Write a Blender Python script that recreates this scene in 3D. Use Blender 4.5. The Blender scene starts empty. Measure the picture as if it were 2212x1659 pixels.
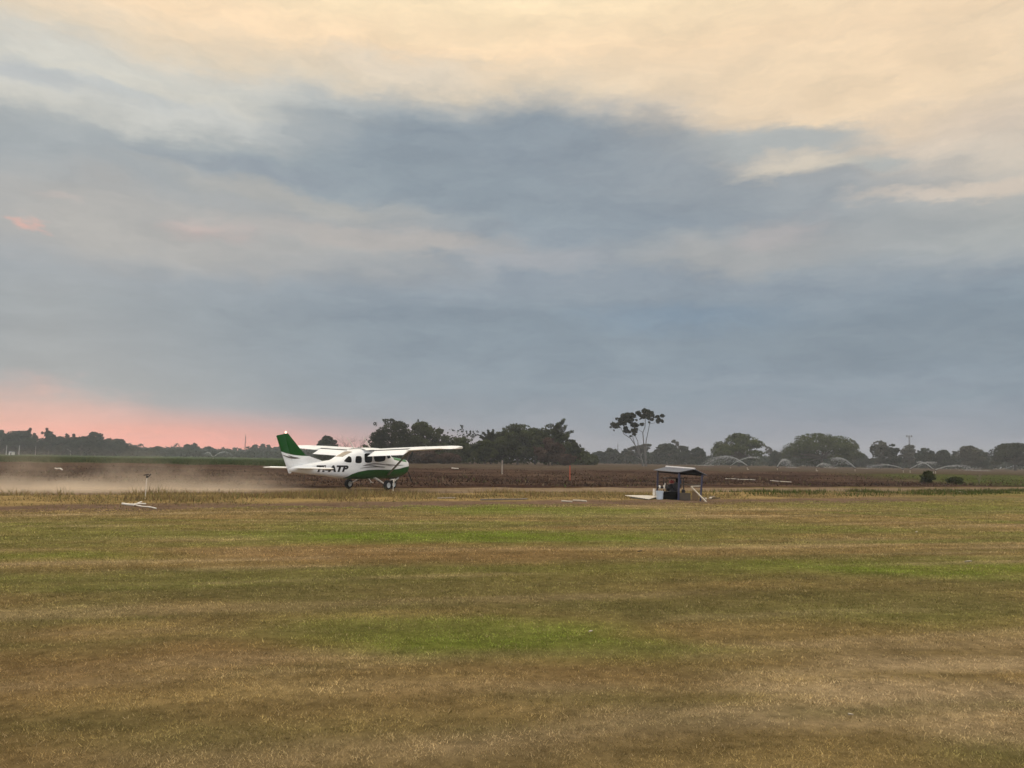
import bpy, bmesh, math, random
import numpy as np
from mathutils import Vector, Matrix

S = bpy.context.scene
COL = S.collection
R = math.radians
PI = math.pi

# ---------------------------------------------------------------- camera
# pixel helpers work in the photograph's 2212 x 1659 display frame
PW, PH, FPX = 2212.0, 1659.0, 1661.6
PITCH = math.degrees(math.atan((993.5 - PH/2)/FPX))
ROLL = 0.855
CAMH = 1.5
CAMR = (Matrix.Rotation(R(90 + PITCH), 4, 'X') @ Matrix.Rotation(R(ROLL), 4, 'Z'))
cam_d = bpy.data.cameras.new('camera')
cam_d.sensor_width = 36.0
cam_d.lens = 36.0*FPX/PW
cam_d.clip_start = 0.05
cam_d.clip_end = 6000
cam = bpy.data.objects.new('camera', cam_d)
COL.objects.link(cam)
cam.matrix_world = Matrix.Translation((0, 0, CAMH)) @ CAMR
S.camera = cam


def ray(px, py):
    v = Vector(((px - PW/2)/FPX, -(py - PH/2)/FPX, -1.0))
    return (CAMR.to_3x3() @ v).normalized()


def at(px, py, depth):
    d = ray(px, py)
    return Vector((0, 0, CAMH)) + d*(depth/d.y)


def gp(px, py, z=0.0):
    d = ray(px, py)
    return Vector((0, 0, CAMH)) + d*((z - CAMH)/d.z)


def lin(c):
    return tuple((x/255/12.92) if x/255 <= 0.04045 else ((x/255 + 0.055)/1.055)**2.4 for x in c)


# ---------------------------------------------------------------- node helpers
class NT:
    def __init__(s, tree):
        s.t = tree
        tree.nodes.clear()

    def n(s, typ, **kw):
        nd = s.t.nodes.new(typ)
        for k, v in kw.items():
            setattr(nd, k, v)
        return nd

    def put(s, sock, v):
        if isinstance(v, bpy.types.NodeSocket):
            s.t.links.new(v, sock)
        elif v is not None:
            if hasattr(sock, 'default_value'):
                try:
                    sock.default_value = v
                except Exception:
                    sock.default_value = tuple(v) + (1.0,)

    def math(s, op, a, b=None, c=None, clamp=False):
        nd = s.n('ShaderNodeMath', operation=op)
        nd.use_clamp = clamp
        for i, v in enumerate((a, b, c)):
            if v is not None:
                s.put(nd.inputs[i], v)
        return nd.outputs[0]

    def vmath(s, op, a, b=None, scale=None):
        nd = s.n('ShaderNodeVectorMath', operation=op)
        s.put(nd.inputs[0], a)
        if b is not None:
            s.put(nd.inputs[1], b)
        if scale is not None:
            s.put(nd.inputs['Scale'], scale)
        return nd.outputs['Value'] if op in ('LENGTH', 'DOT_PRODUCT', 'DISTANCE') else nd.outputs[0]

    def comb(s, x, y, z):
        nd = s.n('ShaderNodeCombineXYZ')
        for i, v in enumerate((x, y, z)):
            s.put(nd.inputs[i], v)
        return nd.outputs[0]

    def sep(s, v):
        nd = s.n('ShaderNodeSeparateXYZ')
        s.put(nd.inputs[0], v)
        return nd.outputs

    def noise(s, vec, scale, detail=4, rough=0.55, out=0):
        nd = s.n('ShaderNodeTexNoise')
        if vec is not None:
            s.put(nd.inputs['Vector'], vec)
        nd.inputs['Scale'].default_value = scale
        nd.inputs['Detail'].default_value = detail
        nd.inputs['Roughness'].default_value = rough
        return nd.outputs[out]

    def mr(s, v, a, b, c=0.0, d=1.0, smooth=False):
        nd = s.n('ShaderNodeMapRange')
        nd.interpolation_type = 'SMOOTHSTEP' if smooth else 'LINEAR'
        for i, x in enumerate((v, a, b, c, d)):
            s.put(nd.inputs[i], x)
        return nd.outputs[0]

    def mix(s, f, a, b, blend='MIX'):
        nd = s.n('ShaderNodeMix', data_type='RGBA', blend_type=blend)
        s.put(nd.inputs[0], f)
        for i, v in ((6, a), (7, b)):
            if isinstance(v, (tuple, list)):
                v = tuple(v)[:3] + (1.0,)
            s.put(nd.inputs[i], v)
        return nd.outputs[2]

    def ramp(s, f, stops, interp='LINEAR'):
        nd = s.n('ShaderNodeValToRGB')
        s.put(nd.inputs[0], f)
        cr = nd.color_ramp
        cr.interpolation = interp
        while len(cr.elements) < len(stops):
            cr.elements.new(0.5)
        for e, (p, c) in zip(cr.elements, stops):
            e.position = p
            e.color = tuple(c)[:3] + (1.0,)
        return nd.outputs[0]


# ---------------------------------------------------------------- world
SUN_AZ, SUN_EL = -32.0, 12.0          # sun low, beyond the left of the picture, behind the cloud
world = bpy.data.worlds.new('World')
S.world = world
world.use_nodes = True
w = NT(world.node_tree)
geo = w.n('ShaderNodeTexCoord').outputs['Generated']
dx, dy, dz = w.sep(geo)
az = w.math('ARCTAN2', dx, dy)
el = w.math('ARCSINE', dz)
flat = w.comb(w.math('MULTIPLY', az, 1.0), w.math('MULTIPLY', el, 3.2), 0.0)
wn = w.n('ShaderNodeTexNoise')
w.put(wn.inputs['Vector'], flat)
wn.inputs['Scale'].default_value = 4.2
wn.inputs['Detail'].default_value = 6
wn.inputs['Roughness'].default_value = 0.66
wc = w.vmath('SUBTRACT', wn.outputs['Color'], (0.5, 0.5, 0.5))
wx, wy, wz = w.sep(wc)
wn2 = w.n('ShaderNodeTexNoise')
w.put(wn2.inputs['Vector'], w.comb(az, w.math('MULTIPLY', el, 1.7), 5.0))
wn2.inputs['Scale'].default_value = 11.0
wn2.inputs['Detail'].default_value = 7
wn2.inputs['Roughness'].default_value = 0.6
vx, vy, vz = w.sep(w.vmath('SUBTRACT', wn2.outputs['Color'], (0.5, 0.5, 0.5)))
wx = w.math('MULTIPLY_ADD', vx, .30, wx)
wy = w.math('MULTIPLY_ADD', vy, .55, wy)
azw = w.math('MULTIPLY_ADD', wx, 0.20, az)
elw = w.math('MULTIPLY_ADD', wy, 0.075, el)


def azel(px, py):
    d = ray(px, py)
    return math.atan2(d.x, d.y), math.asin(d.z)


def el_at(py):
    return azel(PW/2, py)[1]


ESC = 1.0/(PI/2)
stops = [(-400, (255, 242, 214)), (-120, (255, 236, 198)), (30, (254, 230, 192)), (120, (251, 223, 187)), (200, (226, 212, 190)), (270, (187, 193, 194)),
         (350, (152, 164, 172)), (600, (145, 156, 167)), (700, (135, 149, 161)), (860, (136, 150, 163)), (930, (145, 152, 165)), (985, (152, 154, 165))]
stops = sorted([(max(0, el_at(p)*ESC), lin(c)) for p, c in stops])
col = w.ramp(w.math('MULTIPLY', elw, ESC), stops)


def blob(cx, cy, rx, ry, c, k=1.0, soft=0.6, rot=0.0, warp=1.0):
    global col
    a0, e0 = azel(cx, cy)
    a1, e1 = azel(cx + rx, cy)
    a2, e2 = azel(cx, cy - ry)
    ra, re = math.hypot(a1 - a0, 0), abs(e2 - e0)
    A, E_ = (azw, elw) if warp else (az, el)
    u = w.math('SUBTRACT', A, a0)
    v = w.math('SUBTRACT', E_, e0)
    if rot:
        cr, sr = math.cos(rot), math.sin(rot)
        u, v = (w.math('ADD', w.math('MULTIPLY', u, cr), w.math('MULTIPLY', v, sr)),
                w.math('SUBTRACT', w.math('MULTIPLY', v, cr), w.math('MULTIPLY', u, sr)))
    d = w.vmath('LENGTH', w.comb(w.math('DIVIDE', u, ra), w.math('DIVIDE', v, re), 0.0))
    f = w.mr(d, 1 + soft, max(0.0, 1 - soft), 0.0, k, smooth=True)
    col = w.mix(f, col, lin(c))


blob(1900, 170, 800, 190, (244, 218, 184), .95, .8)
blob(2150, 330, 430, 120, (226, 208, 188), .85, .6)
blob(2120, 420, 520, 110, (200, 196, 186), .7, .9)
blob(2150, 470, 460, 60, (178, 181, 178), .6, .9)
blob(250, 225, 620, 90, (214, 211, 200), .95, .55)
blob(60, 168, 100, 20, (176, 183, 190), .8, .7)
blob(210, 192, 170, 16, (180, 187, 191), .75, .7, -.08)
blob(880, 150, 170, 38, (224, 213, 196), .6, .7)
blob(450, 262, 480, 32, (199, 202, 200), .7, .7)
blob(1050, 352, 430, 128, (141, 153, 163), 1.0, .45)
blob(1430, 432, 470, 92, (143, 154, 164), .92, .6, -.26)
blob(540, 352, 480, 46, (146, 158, 167), .85, .7)
blob(480, 355, 200, 22, (138, 150, 163), .7, .7)
blob(1680, 395, 430, 78, (152, 160, 167), .85, .8, -.2)
blob(120, 330, 460, 52, (157, 166, 172), .8, .8)
blob(430, 490, 520, 85, (171, 171, 170), .85, .6)
blob(840, 515, 260, 24, (180, 176, 173), .9, .6, -.07)
blob(640, 425, 260, 22, (174, 174, 171), .8, .7, -.1)
blob(480, 490, 75, 24, (190, 173, 170), .7, .9)
blob(55, 472, 24, 12, (214, 170, 162), .8, .9)
blob(110, 420, 50, 9, (186, 178, 175), .6, .9)
blob(1600, 540, 280, 42, (170, 171, 171), .85, .6)
blob(1690, 492, 90, 32, (180, 175, 174), .7, .7)
blob(1170, 565, 120, 22, (165, 168, 173), .8, .7)
blob(1690, 312, 180, 26, (174, 180, 181), .85, .6)
blob(1860, 350, 110, 15, (176, 181, 180), .8, .6, -.1)
blob(1710, 357, 125, 22, (216, 205, 188), .85, .8)
blob(2100, 398, 240, 18, (222, 206, 189), .7, .6)
blob(1480, 682, 190, 28, (125, 145, 164), .75, .9)
blob(850, 682, 200, 22, (129, 143, 156), .75, .7)
blob(1950, 735, 430, 50, (128, 141, 153), .7, .7)
blob(1750, 830, 600, 20, (145, 156, 168), .5, .8)
blob(0, 885, 260, 45, (206, 168, 168), .8, .8)
blob(250, 960, 560, 58, (236, 158, 152), .95, .75, 0, 0)
blob(330, 962, 330, 30, (250, 152, 146), .9, .8, 0, 0)
# fine wisps: a few percent of brightness
fine = w.noise(w.comb(w.math('MULTIPLY', azw, 3.0), w.math('MULTIPLY', elw, 14.0), 0.0), 2.2, 7, .6)
col = w.mix(1.0, col, w.ramp(fine, [(0.25, (.91, .915, .925)), (0.75, (1.075, 1.07, 1.06))]), 'MULTIPLY')
mott = w.noise(w.comb(w.math('MULTIPLY', azw, 2.4), w.math('MULTIPLY', elw, 6.0), 3.0), 4.0, 9, .66)
col = w.mix(1.0, col, w.ramp(mott, [(0.3, (.90, .915, .93)), (0.7, (1.085, 1.07, 1.05))]), 'MULTIPLY')
# the open cloud base overhead and behind the camera is the brightest part of this sky
zen = w.mr(el, R(34), R(62), 0.0, 1.0, smooth=True)
col = w.mix(zen, col, (1.95, 1.74, 1.40))
# behind the camera the cloud is cool and bright
bk = w.math('MULTIPLY', w.mr(dy, .1, -.5, 0, 1, True), w.mr(el, R(58), R(30), 0, 1, True))
col = w.mix(bk, col, (1.0, 1.10, 1.24))
nish = w.n('ShaderNodeTexSky', sky_type='NISHITA')
nish.sun_disc = False
nish.sun_elevation = R(SUN_EL)
nish.sun_rotation = R(SUN_AZ)
cl = w.vmath('SCALE', col, scale=10.0)
sky = w.mix(0.97, nish.outputs[0], cl)
bg = w.n('ShaderNodeBackground')
w.put(bg.inputs['Color'], sky)
bg.inputs['Strength'].default_value = 0.1
wo = w.n('ShaderNodeOutputWorld')
w.put(wo.inputs['Surface'], bg.outputs[0])

# ---------------------------------------------------------------- sun, exposure
sun_d = bpy.data.lights.new('sun', 'SUN')
sun_d.energy = 0.5
sun_d.angle = R(30)
sun_d.color = (1.0, 0.86, 0.72)
sun = bpy.data.objects.new('sun', sun_d)
COL.objects.link(sun)
sd = Vector((math.sin(R(SUN_AZ))*math.cos(R(SUN_EL)), math.cos(R(SUN_AZ))*math.cos(R(SUN_EL)), math.sin(R(SUN_EL))))
sun.rotation_euler = sd.to_track_quat('Z', 'Y').to_euler()
S.view_settings.view_transform = 'Standard'
S.view_settings.look = 'None'
S.view_settings.exposure = 0.0
S.view_settings.gamma = 1.0
S.cycles.use_denoising = True
S.cycles.denoiser = 'OPENIMAGEDENOISE'
S.cycles.denoising_input_passes = 'RGB_ALBEDO_NORMAL'
S.cycles.denoising_prefilter = 'ACCURATE'
S.cycles.max_bounces = 6
S.cycles.diffuse_bounces = 3
S.cycles.volume_bounces = 2
S.cycles.transparent_max_bounces = 16
S.cycles.volume_step_rate = 1.0
S.cycles.volume_max_steps = 128

# ---------------------------------------------------------------- objects: tags and meshes


def tag(o, label=None, cat=None, group=None, kind=None):
    if label:
        o['label'] = label
    if cat:
        o['category'] = cat
    if group:
        o['group'] = group
    if kind:
        o['kind'] = kind
    return o


def empty(name, loc=(0, 0, 0), rz=0.0):
    o = bpy.data.objects.new(name, None)
    o.empty_display_size = 0.3
    COL.objects.link(o)
    o.location = loc
    o.rotation_euler = (0, 0, rz)
    return o


def link(name, me, mat=None, parent=None):
    o = bpy.data.objects.new(name, me)
    COL.objects.link(o)
    if mat is not None:
        me.materials.append(mat)
    if parent is not None:
        o.parent = parent
    return o


def np_mesh(name, V, F, attrs=None, smooth=False):
    """V (n,3); F (m,k) one polygon size."""
    V = np.ascontiguousarray(V, dtype=np.float32)
    F = np.ascontiguousarray(F, dtype=np.int32)
    me = bpy.data.meshes.new(name)
    me.vertices.add(len(V))
    me.vertices.foreach_set('co', V.ravel())
    m, k = F.shape
    me.loops.add(m*k)
    me.loops.foreach_set('vertex_index', F.ravel())
    me.polygons.add(m)
    me.polygons.foreach_set('loop_start', np.arange(m, dtype=np.int32)*k)
    me.polygons.foreach_set('loop_total', np.full(m, k, dtype=np.int32))
    me.polygons.foreach_set('use_smooth', np.full(m, smooth, dtype=bool))
    for an, (typ, data) in (attrs or {}).items():
        a = me.attributes.new(an, typ, 'POINT')
        if typ == 'FLOAT':
            a.data.foreach_set('value', np.ascontiguousarray(data, dtype=np.float32))
        else:
            d = np.ones((len(V), 4), dtype=np.float32)
            d[:, :3] = data
            a.data.foreach_set('color', d.ravel())
    me.update(calc_edges=True)
    return me


class MB:
    """collects simple solids into one mesh"""
    def __init__(s):
        s.v, s.f = [], []

    def add(s, vs, fs):
        o = len(s.v)
        s.v += [tuple(v) for v in vs]
        s.f += [tuple(i + o for i in f) for f in fs]
        return s

    def box(s, c, size, rot=None, taper=1.0):
        hx, hy, hz = [q/2 for q in size]
        vs = [Vector((x*hx*(taper if z > 0 else 1), y*hy*(taper if z > 0 else 1), z*hz)) for z in (-1, 1) for x, y in ((-1, -1), (1, -1), (1, 1), (-1, 1))]
        if rot is not None:
            vs = [rot @ v for v in vs]
        c = Vector(c)
        return s.add([v + c for v in vs], [(3, 2, 1, 0), (4, 5, 6, 7), (0, 1, 5, 4), (1, 2, 6, 5), (2, 3, 7, 6), (3, 0, 4, 7)])

    def tube(s, pts, radii, n=8, cap=True, phase=0.0):
        pts = [Vector(p) for p in pts]
        if not hasattr(radii, '__len__'):
            radii = [radii]*len(pts)
        rings = []
        for i, p in enumerate(pts):
            d = (pts[min(i + 1, len(pts) - 1)] - pts[max(i - 1, 0)])
            d = d.normalized() if d.length > 1e-9 else Vector((0, 0, 1))
            up = Vector((0, 0, 1)) if abs(d.z) < 0.9 else Vector((1, 0, 0))
            a = d.cross(up).normalized()
            b = a.cross(d).normalized()
            rings.append([p + (a*math.cos(phase + 2*PI*k/n) + b*math.sin(phase + 2*PI*k/n))*radii[i] for k in range(n)])
        vs = [v for r_ in rings for v in r_]
        fs = []
        for i in range(len(pts) - 1):
            for k in range(n):
                fs.append((i*n + k, i*n + (k + 1) % n, (i + 1)*n + (k + 1) % n, (i + 1)*n + k))
        if cap:
            fs.append(tuple(range(n - 1, -1, -1)))
            fs.append(tuple((len(pts) - 1)*n + k for k in range(n)))
        return s.add(vs, fs)

    def bar(s, a, b, w_, h_):
        """rectangular bar from a to b"""
        a, b = Vector(a), Vector(b)
        d = (b - a).normalized()
        up = Vector((0, 0, 1)) if abs(d.z) < 0.95 else Vector((0, 1, 0))
        x = d.cross(up).normalized()
        y = x.cross(d).normalized()
        vs = [p + x*(i*w_/2) + y*(j*h_/2) for p in (a, b) for i, j in ((-1, -1), (1, -1), (1, 1), (-1, 1))]
        return s.add(vs, [(3, 2, 1, 0), (4, 5, 6, 7), (0, 1, 5, 4), (1, 2, 6, 5), (2, 3, 7, 6), (3, 0, 4, 7)])

    def lathe(s, prof, axis='Z', n=24, c=(0, 0, 0)):
        """prof: (radius, height) pairs"""
        c = Vector(c)
        vs = []
        for r_, h in prof:
            for k in range(n):
                a = 2*PI*k/n
                p = (r_*math.cos(a), r_*math.sin(a), h)
                if axis == 'Y':
                    p = (p[0], p[2], p[1])
                elif axis == 'X':
                    p = (p[2], p[0], p[1])
                vs.append(c + Vector(p))
        fs = []
        for i in range(len(prof) - 1):
            for k in range(n):
                fs.append((i*n + k, i*n + (k + 1) % n, (i + 1)*n + (k + 1) % n, (i + 1)*n + k))
        return s.add(vs, fs)

    def grid(s, P, closed=False):
        """P[i][j] points"""
        ni, nj = len(P), len(P[0])
        vs = [p for r_ in P for p in r_]
        fs = []
        for i in range(ni - 1):
            for j in range(nj if closed else nj - 1):
                fs.append((i*nj + j, i*nj + (j + 1) % nj, (i + 1)*nj + (j + 1) % nj, (i + 1)*nj + j))
        return s.add(vs, fs)

    def build(s, name, mat, parent=None, smooth=False, bevel=0.0):
        me = bpy.data.meshes.new(name)
        me.from_pydata(s.v, [], s.f)
        bm = bmesh.new()
        bm.from_mesh(me)
        bmesh.ops.recalc_face_normals(bm, faces=bm.faces)
        if bevel:
            bmesh.ops.bevel(bm, geom=list(bm.edges), offset=bevel, segments=2, affect='EDGES', clamp_overlap=True)
        bm.to_mesh(me)
        bm.free()
        if smooth:
            me.polygons.foreach_set('use_smooth', [True]*len(me.polygons))
            try:
                me.set_sharp_from_angle(angle=R(40))
            except Exception:
                pass
        return link(name, me, mat, parent)


# ---------------------------------------------------------------- materials
def pmat(name, c, rough=0.6, metal=0.0, var=0.12, vscale=3.0, spec=0.4, bump=0.0, bscale=40.0, coat=0.0):
    m = bpy.data.materials.new(name)
    m.use_nodes = True
    t = NT(m.node_tree)
    co = t.n('ShaderNodeTexCoord').outputs['Object']
    nz = t.noise(co, vscale, 6, .6)
    f = t.mr(nz, .3, .7, 1 - var, 1 + var)
    cc = t.vmath('SCALE', tuple(c), scale=f)
    b = t.n('ShaderNodeBsdfPrincipled')
    t.put(b.inputs['Base Color'], cc)
    t.put(b.inputs['Roughness'], t.mr(nz, .3, .7, max(0, rough - .1), min(1, rough + .1)))
    b.inputs['Metallic'].default_value = metal
    b.inputs['Specular IOR Level'].default_value = spec
    b.inputs['Coat Weight'].default_value = coat
    if bump:
        bn = t.n('ShaderNodeBump')
        bn.inputs['Strength'].default_value = bump
        t.put(bn.inputs['Height'], t.noise(co, bscale, 4, .6))
        t.put(b.inputs['Normal'], bn.outputs[0])
    o = t.n('ShaderNodeOutputMaterial')
    t.put(o.inputs['Surface'], b.outputs[0])
    return m


def tint_mat(name, c0, c1, trans=0.25, rough=0.8, nscale=0.25, namp=0.35):
    """leaves and blades: colour between c0 and c1 by the 'tint' of each leaf"""
    m = bpy.data.materials.new(name)
    m.use_nodes = True
    t = NT(m.node_tree)
    a = t.n('ShaderNodeAttribute')
    a.attribute_name = 'tint'
    pos = t.n('ShaderNodeNewGeometry').outputs['Position']
    nz = t.noise(pos, nscale, 3, .5)
    f = t.math('ADD', a.outputs['Fac'], t.math('MULTIPLY', t.math('SUBTRACT', nz, .5), namp*2), clamp=True)
    cc = t.mix(f, c0, c1)
    d = t.n('ShaderNodeBsdfDiffuse')
    t.put(d.inputs[0], cc)
    tr = t.n('ShaderNodeBsdfTranslucent')
    t.put(tr.inputs[0], cc)
    mx = t.n('ShaderNodeMixShader')
    mx.inputs[0].default_value = trans
    t.put(mx.inputs[1], d.outputs[0])
    t.put(mx.inputs[2], tr.outputs[0])
    o = t.n('ShaderNodeOutputMaterial')
    t.put(o.inputs['Surface'], mx.outputs[0])
    return m


def col_mat(name, trans=0.0, bump=0.0):
    """surface whose colour is its own 'Col' attribute (soil, dry and green grass)"""
    m = bpy.data.materials.new(name)
    m.use_nodes = True
    t = NT(m.node_tree)
    a = t.n('ShaderNodeAttribute')
    a.attribute_name = 'Col'
    cc = a.outputs['Color']
    pos = t.n('ShaderNodeNewGeometry').outputs['Position']
    d = t.n('ShaderNodeBsdfDiffuse')
    o = t.n('ShaderNodeOutputMaterial')
    if bump:
        n1 = t.noise(pos, 9.0, 8, .7)
        n2 = t.noise(pos, 1.3, 6, .65)
        cc = t.vmath('SCALE', cc, scale=t.mr(n1, .3, .7, .6, 1.4))
        cc = t.vmath('SCALE', cc, scale=t.mr(n2, .3, .7, .8, 1.2))
        bn = t.n('ShaderNodeBump')
        bn.inputs['Strength'].default_value = bump
        bn.inputs['Distance'].default_value = .06
        t.put(bn.inputs['Height'], n1)
        t.put(d.inputs['Normal'], bn.outputs[0])
    t.put(d.inputs[0], cc)
    if trans:
        tr = t.n('ShaderNodeBsdfTranslucent')
        t.put(tr.inputs[0], cc)
        mx = t.n('ShaderNodeMixShader')
        mx.inputs[0].default_value = trans
        t.put(mx.inputs[1], d.outputs[0])
        t.put(mx.inputs[2], tr.outputs[0])
        t.put(o.inputs['Surface'], mx.outputs[0])
    else:
        t.put(o.inputs['Surface'], d.outputs[0])
    return m


# ---------------------------------------------------------------- numpy noise
def _hash(ix, iy, seed):
    h = (ix.astype(np.int64)*374761393 + iy.astype(np.int64)*668265263 + seed*1274126177) & 0xffffffff
    h = ((h ^ (h >> 13))*1274126177) & 0xffffffff
    return ((h ^ (h >> 16)) & 0xffff)/65535.0


def vnoise(x, y, seed=0):
    ix, iy = np.floor(x), np.floor(y)
    fx, fy = x - ix, y - iy
    fx, fy = fx*fx*(3 - 2*fx), fy*fy*(3 - 2*fy)
    a, b = _hash(ix, iy, seed), _hash(ix + 1, iy, seed)
    c, d = _hash(ix, iy + 1, seed), _hash(ix + 1, iy + 1, seed)
    return (a*(1 - fx) + b*fx)*(1 - fy) + (c*(1 - fx) + d*fx)*fy


def fbm(x, y, seed=0, oct=4, gain=.5):
    s, amp, tot = 0, 1.0, 0
    for i in range(oct):
        s = s + amp*vnoise(x*2**i + 17.3*i, y*2**i - 9.1*i, seed + i)
        tot += amp
        amp *= gain
    return s/tot


def ss(a, b, x):
    t = np.clip((x - a)/(b - a), 0, 1)
    return t*t*(3 - 2*t)


# ---------------------------------------------------------------- lie of the land
# strip frame: u along the dirt runway, s away from its near edge
RH = R(24.0)
RP = np.array([6.1, 38.9])
RU = np.array([math.cos(RH), math.sin(RH)])
RN = np.array([-math.sin(RH), math.cos(RH)])
RWID = 6.2
FIELD = 0.5


def us(x, y):
    return (x - RP[0])*RU[0] + (y - RP[1])*RU[1], (x - RP[0])*RN[0] + (y - RP[1])*RN[1]


def bank_y(x):
    return 54 + np.maximum(0, x)*.36 + np.minimum(0, x)*.05


def height(x, y):
    x, y = np.asarray(x, float), np.asarray(y, float)
    u, s = us(x, y)
    b = ss(0, 30, y - bank_y(x))*FIELD
    rough = ss(RWID + 1, RWID + 6, s)*(1 - ss(140, 220, y))
    b = b + rough*((fbm(x*.35, y*.35, 5, 4) - .5)*.35)
    b = b + (fbm(x*.12, y*.12, 8, 3) - .5)*.10*ss(6, 20, y)*(1 - ss(25, 30, y))
    dirt = ss(-11.5, -9.5, s)*(1 - ss(-7.5, -5.5, s))*(1 - ss(8, 16, u))
    b = b + dirt*(fbm(x*1.3, y*1.3, 9, 4) - .5)*.10
    return b - .07*ss(-1.0, .5, s)*(1 - ss(RWID, RWID + 1.5, s))


def hz(x, y):
    return float(height(np.array([x]), np.array([y]))[0])


PATCH = []


def patch(kind, px, py, hw, y0, y1, k=1.0):
    c = gp(px, py)
    d0, d1 = gp(px, y1).y, gp(px, y0).y
    PATCH.append((kind, c.x, c.y, hw/FPX*c.y, max(.25, (d1 - d0)/2), k))


patch('G', 1050, 1372, 330, 1335, 1410, 1.1)
patch('g', 900, 1352, 330, 1325, 1385, .8)
patch('G', 960, 1157, 420, 1143, 1172, .95)
patch('G', 130, 1200, 210, 1187, 1213, .75)
patch('G', 1080, 1100, 260, 1091, 1110, .8)
patch('g', 1750, 1136, 330, 1125, 1148, .8)
patch('G', 2030, 1230, 400, 1216, 1246, .75)
patch('g', 1900, 1086, 420, 1072, 1100, .8)
patch('g', 1380, 1405, 260, 1385, 1425, .8)
patch('g', 2000, 1335, 300, 1310, 1360, .4)
patch('t', 1980, 1500, 420, 1484, 1512, 1.2)
patch('t', 2080, 1438, 300, 1424, 1450, .9)
patch('t', 1760, 1555, 520, 1548, 1568, .8)
patch('t', 2150, 1530, 260, 1515, 1546, 1.1)
patch('t', 1100, 1490, 500, 1470, 1510, .35)
patch('t', 2150, 1600, 160, 1580, 1625, .7)
patch('t', 800, 1640, 600, 1615, 1680, .35)
patch('b', 700, 1200, 560, 1185, 1215, .6)
patch('b', 1500, 1260, 520, 1240, 1285, .4)
patch('b', 250, 1430, 420, 1395, 1480, .6)
patch('b', 1200, 1195, 500, 1178, 1210, .5)
patch('d', 700, 1255, 700, 1235, 1275, .5)
patch('d', 1050, 1310, 500, 1292, 1325, .55)
patch('d', 350, 1580, 500, 1535, 1620, .6)
patch('d', 1500, 1520, 380, 1505, 1535, .5)
patch('d', 2200, 1650, 160, 1630, 1690, .6)
patch('d', 1900, 1290, 400, 1278, 1302, .4)

LINES = []                                # tyre and mower lines


def line(x0, y0, x1, y1, wd, c, k):
    a, b = gp(x0, y0), gp(x1, y1)
    LINES.append((a.x, a.y, b.x, b.y, wd, c, k))


line(1250, 1582, 2260, 1488, .07, 't', .8)
line(1000, 1600, 2260, 1530, .06, 'd', .5)
line(1600, 1470, 2260, 1432, .08, 't', .6)
line(950, 1640, 1700, 1570, .06, 't', .5)
line(560, 1450, 1500, 1395, .06, 'd', .5)
line(-40, 1222, 700, 1205, .12, 't', .5)
line(250, 1236, 900, 1226, .10, 'd', .8)
line(600, 1150, 1350, 1130, .12, 'd', .7)
line(-40, 1118, 700, 1104, .22, 't', .6)
line(1200, 1215, 2250, 1188, .12, 'd', .5)
line(300, 1330, 1000, 1305, .08, 'd', .6)
line(1800, 1106, 2260, 1132, .22, 'g', .9)
line(1100, 1262, 2000, 1245, .10, 'd', .6)
line(700, 1182, 1700, 1168, .14, 'b', .5)
line(0, 1395, 900, 1350, .07, 'd', .45)
line(1300, 1345, 2260, 1305, .08, 'd', .5)
line(1500, 1420, 2260, 1385, .07, 't', .35)

C_ = lambda *a: np.array(a)
LAWN = C_(.370, .270, .112)
DARK = C_(.225, .205, .072)
GREEN = C_(.262, .268, .070)
BRIGHT = C_(.235, .300, .046)
TAN = C_(.62, .465, .265)
BROWN = C_(.37, .235, .102)
SOIL = C_(.150, .098, .070)
STRAW = C_(.290, .205, .090)


def mixc(a, b, f):
    return a + (b - a)*f[:, None]


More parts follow.
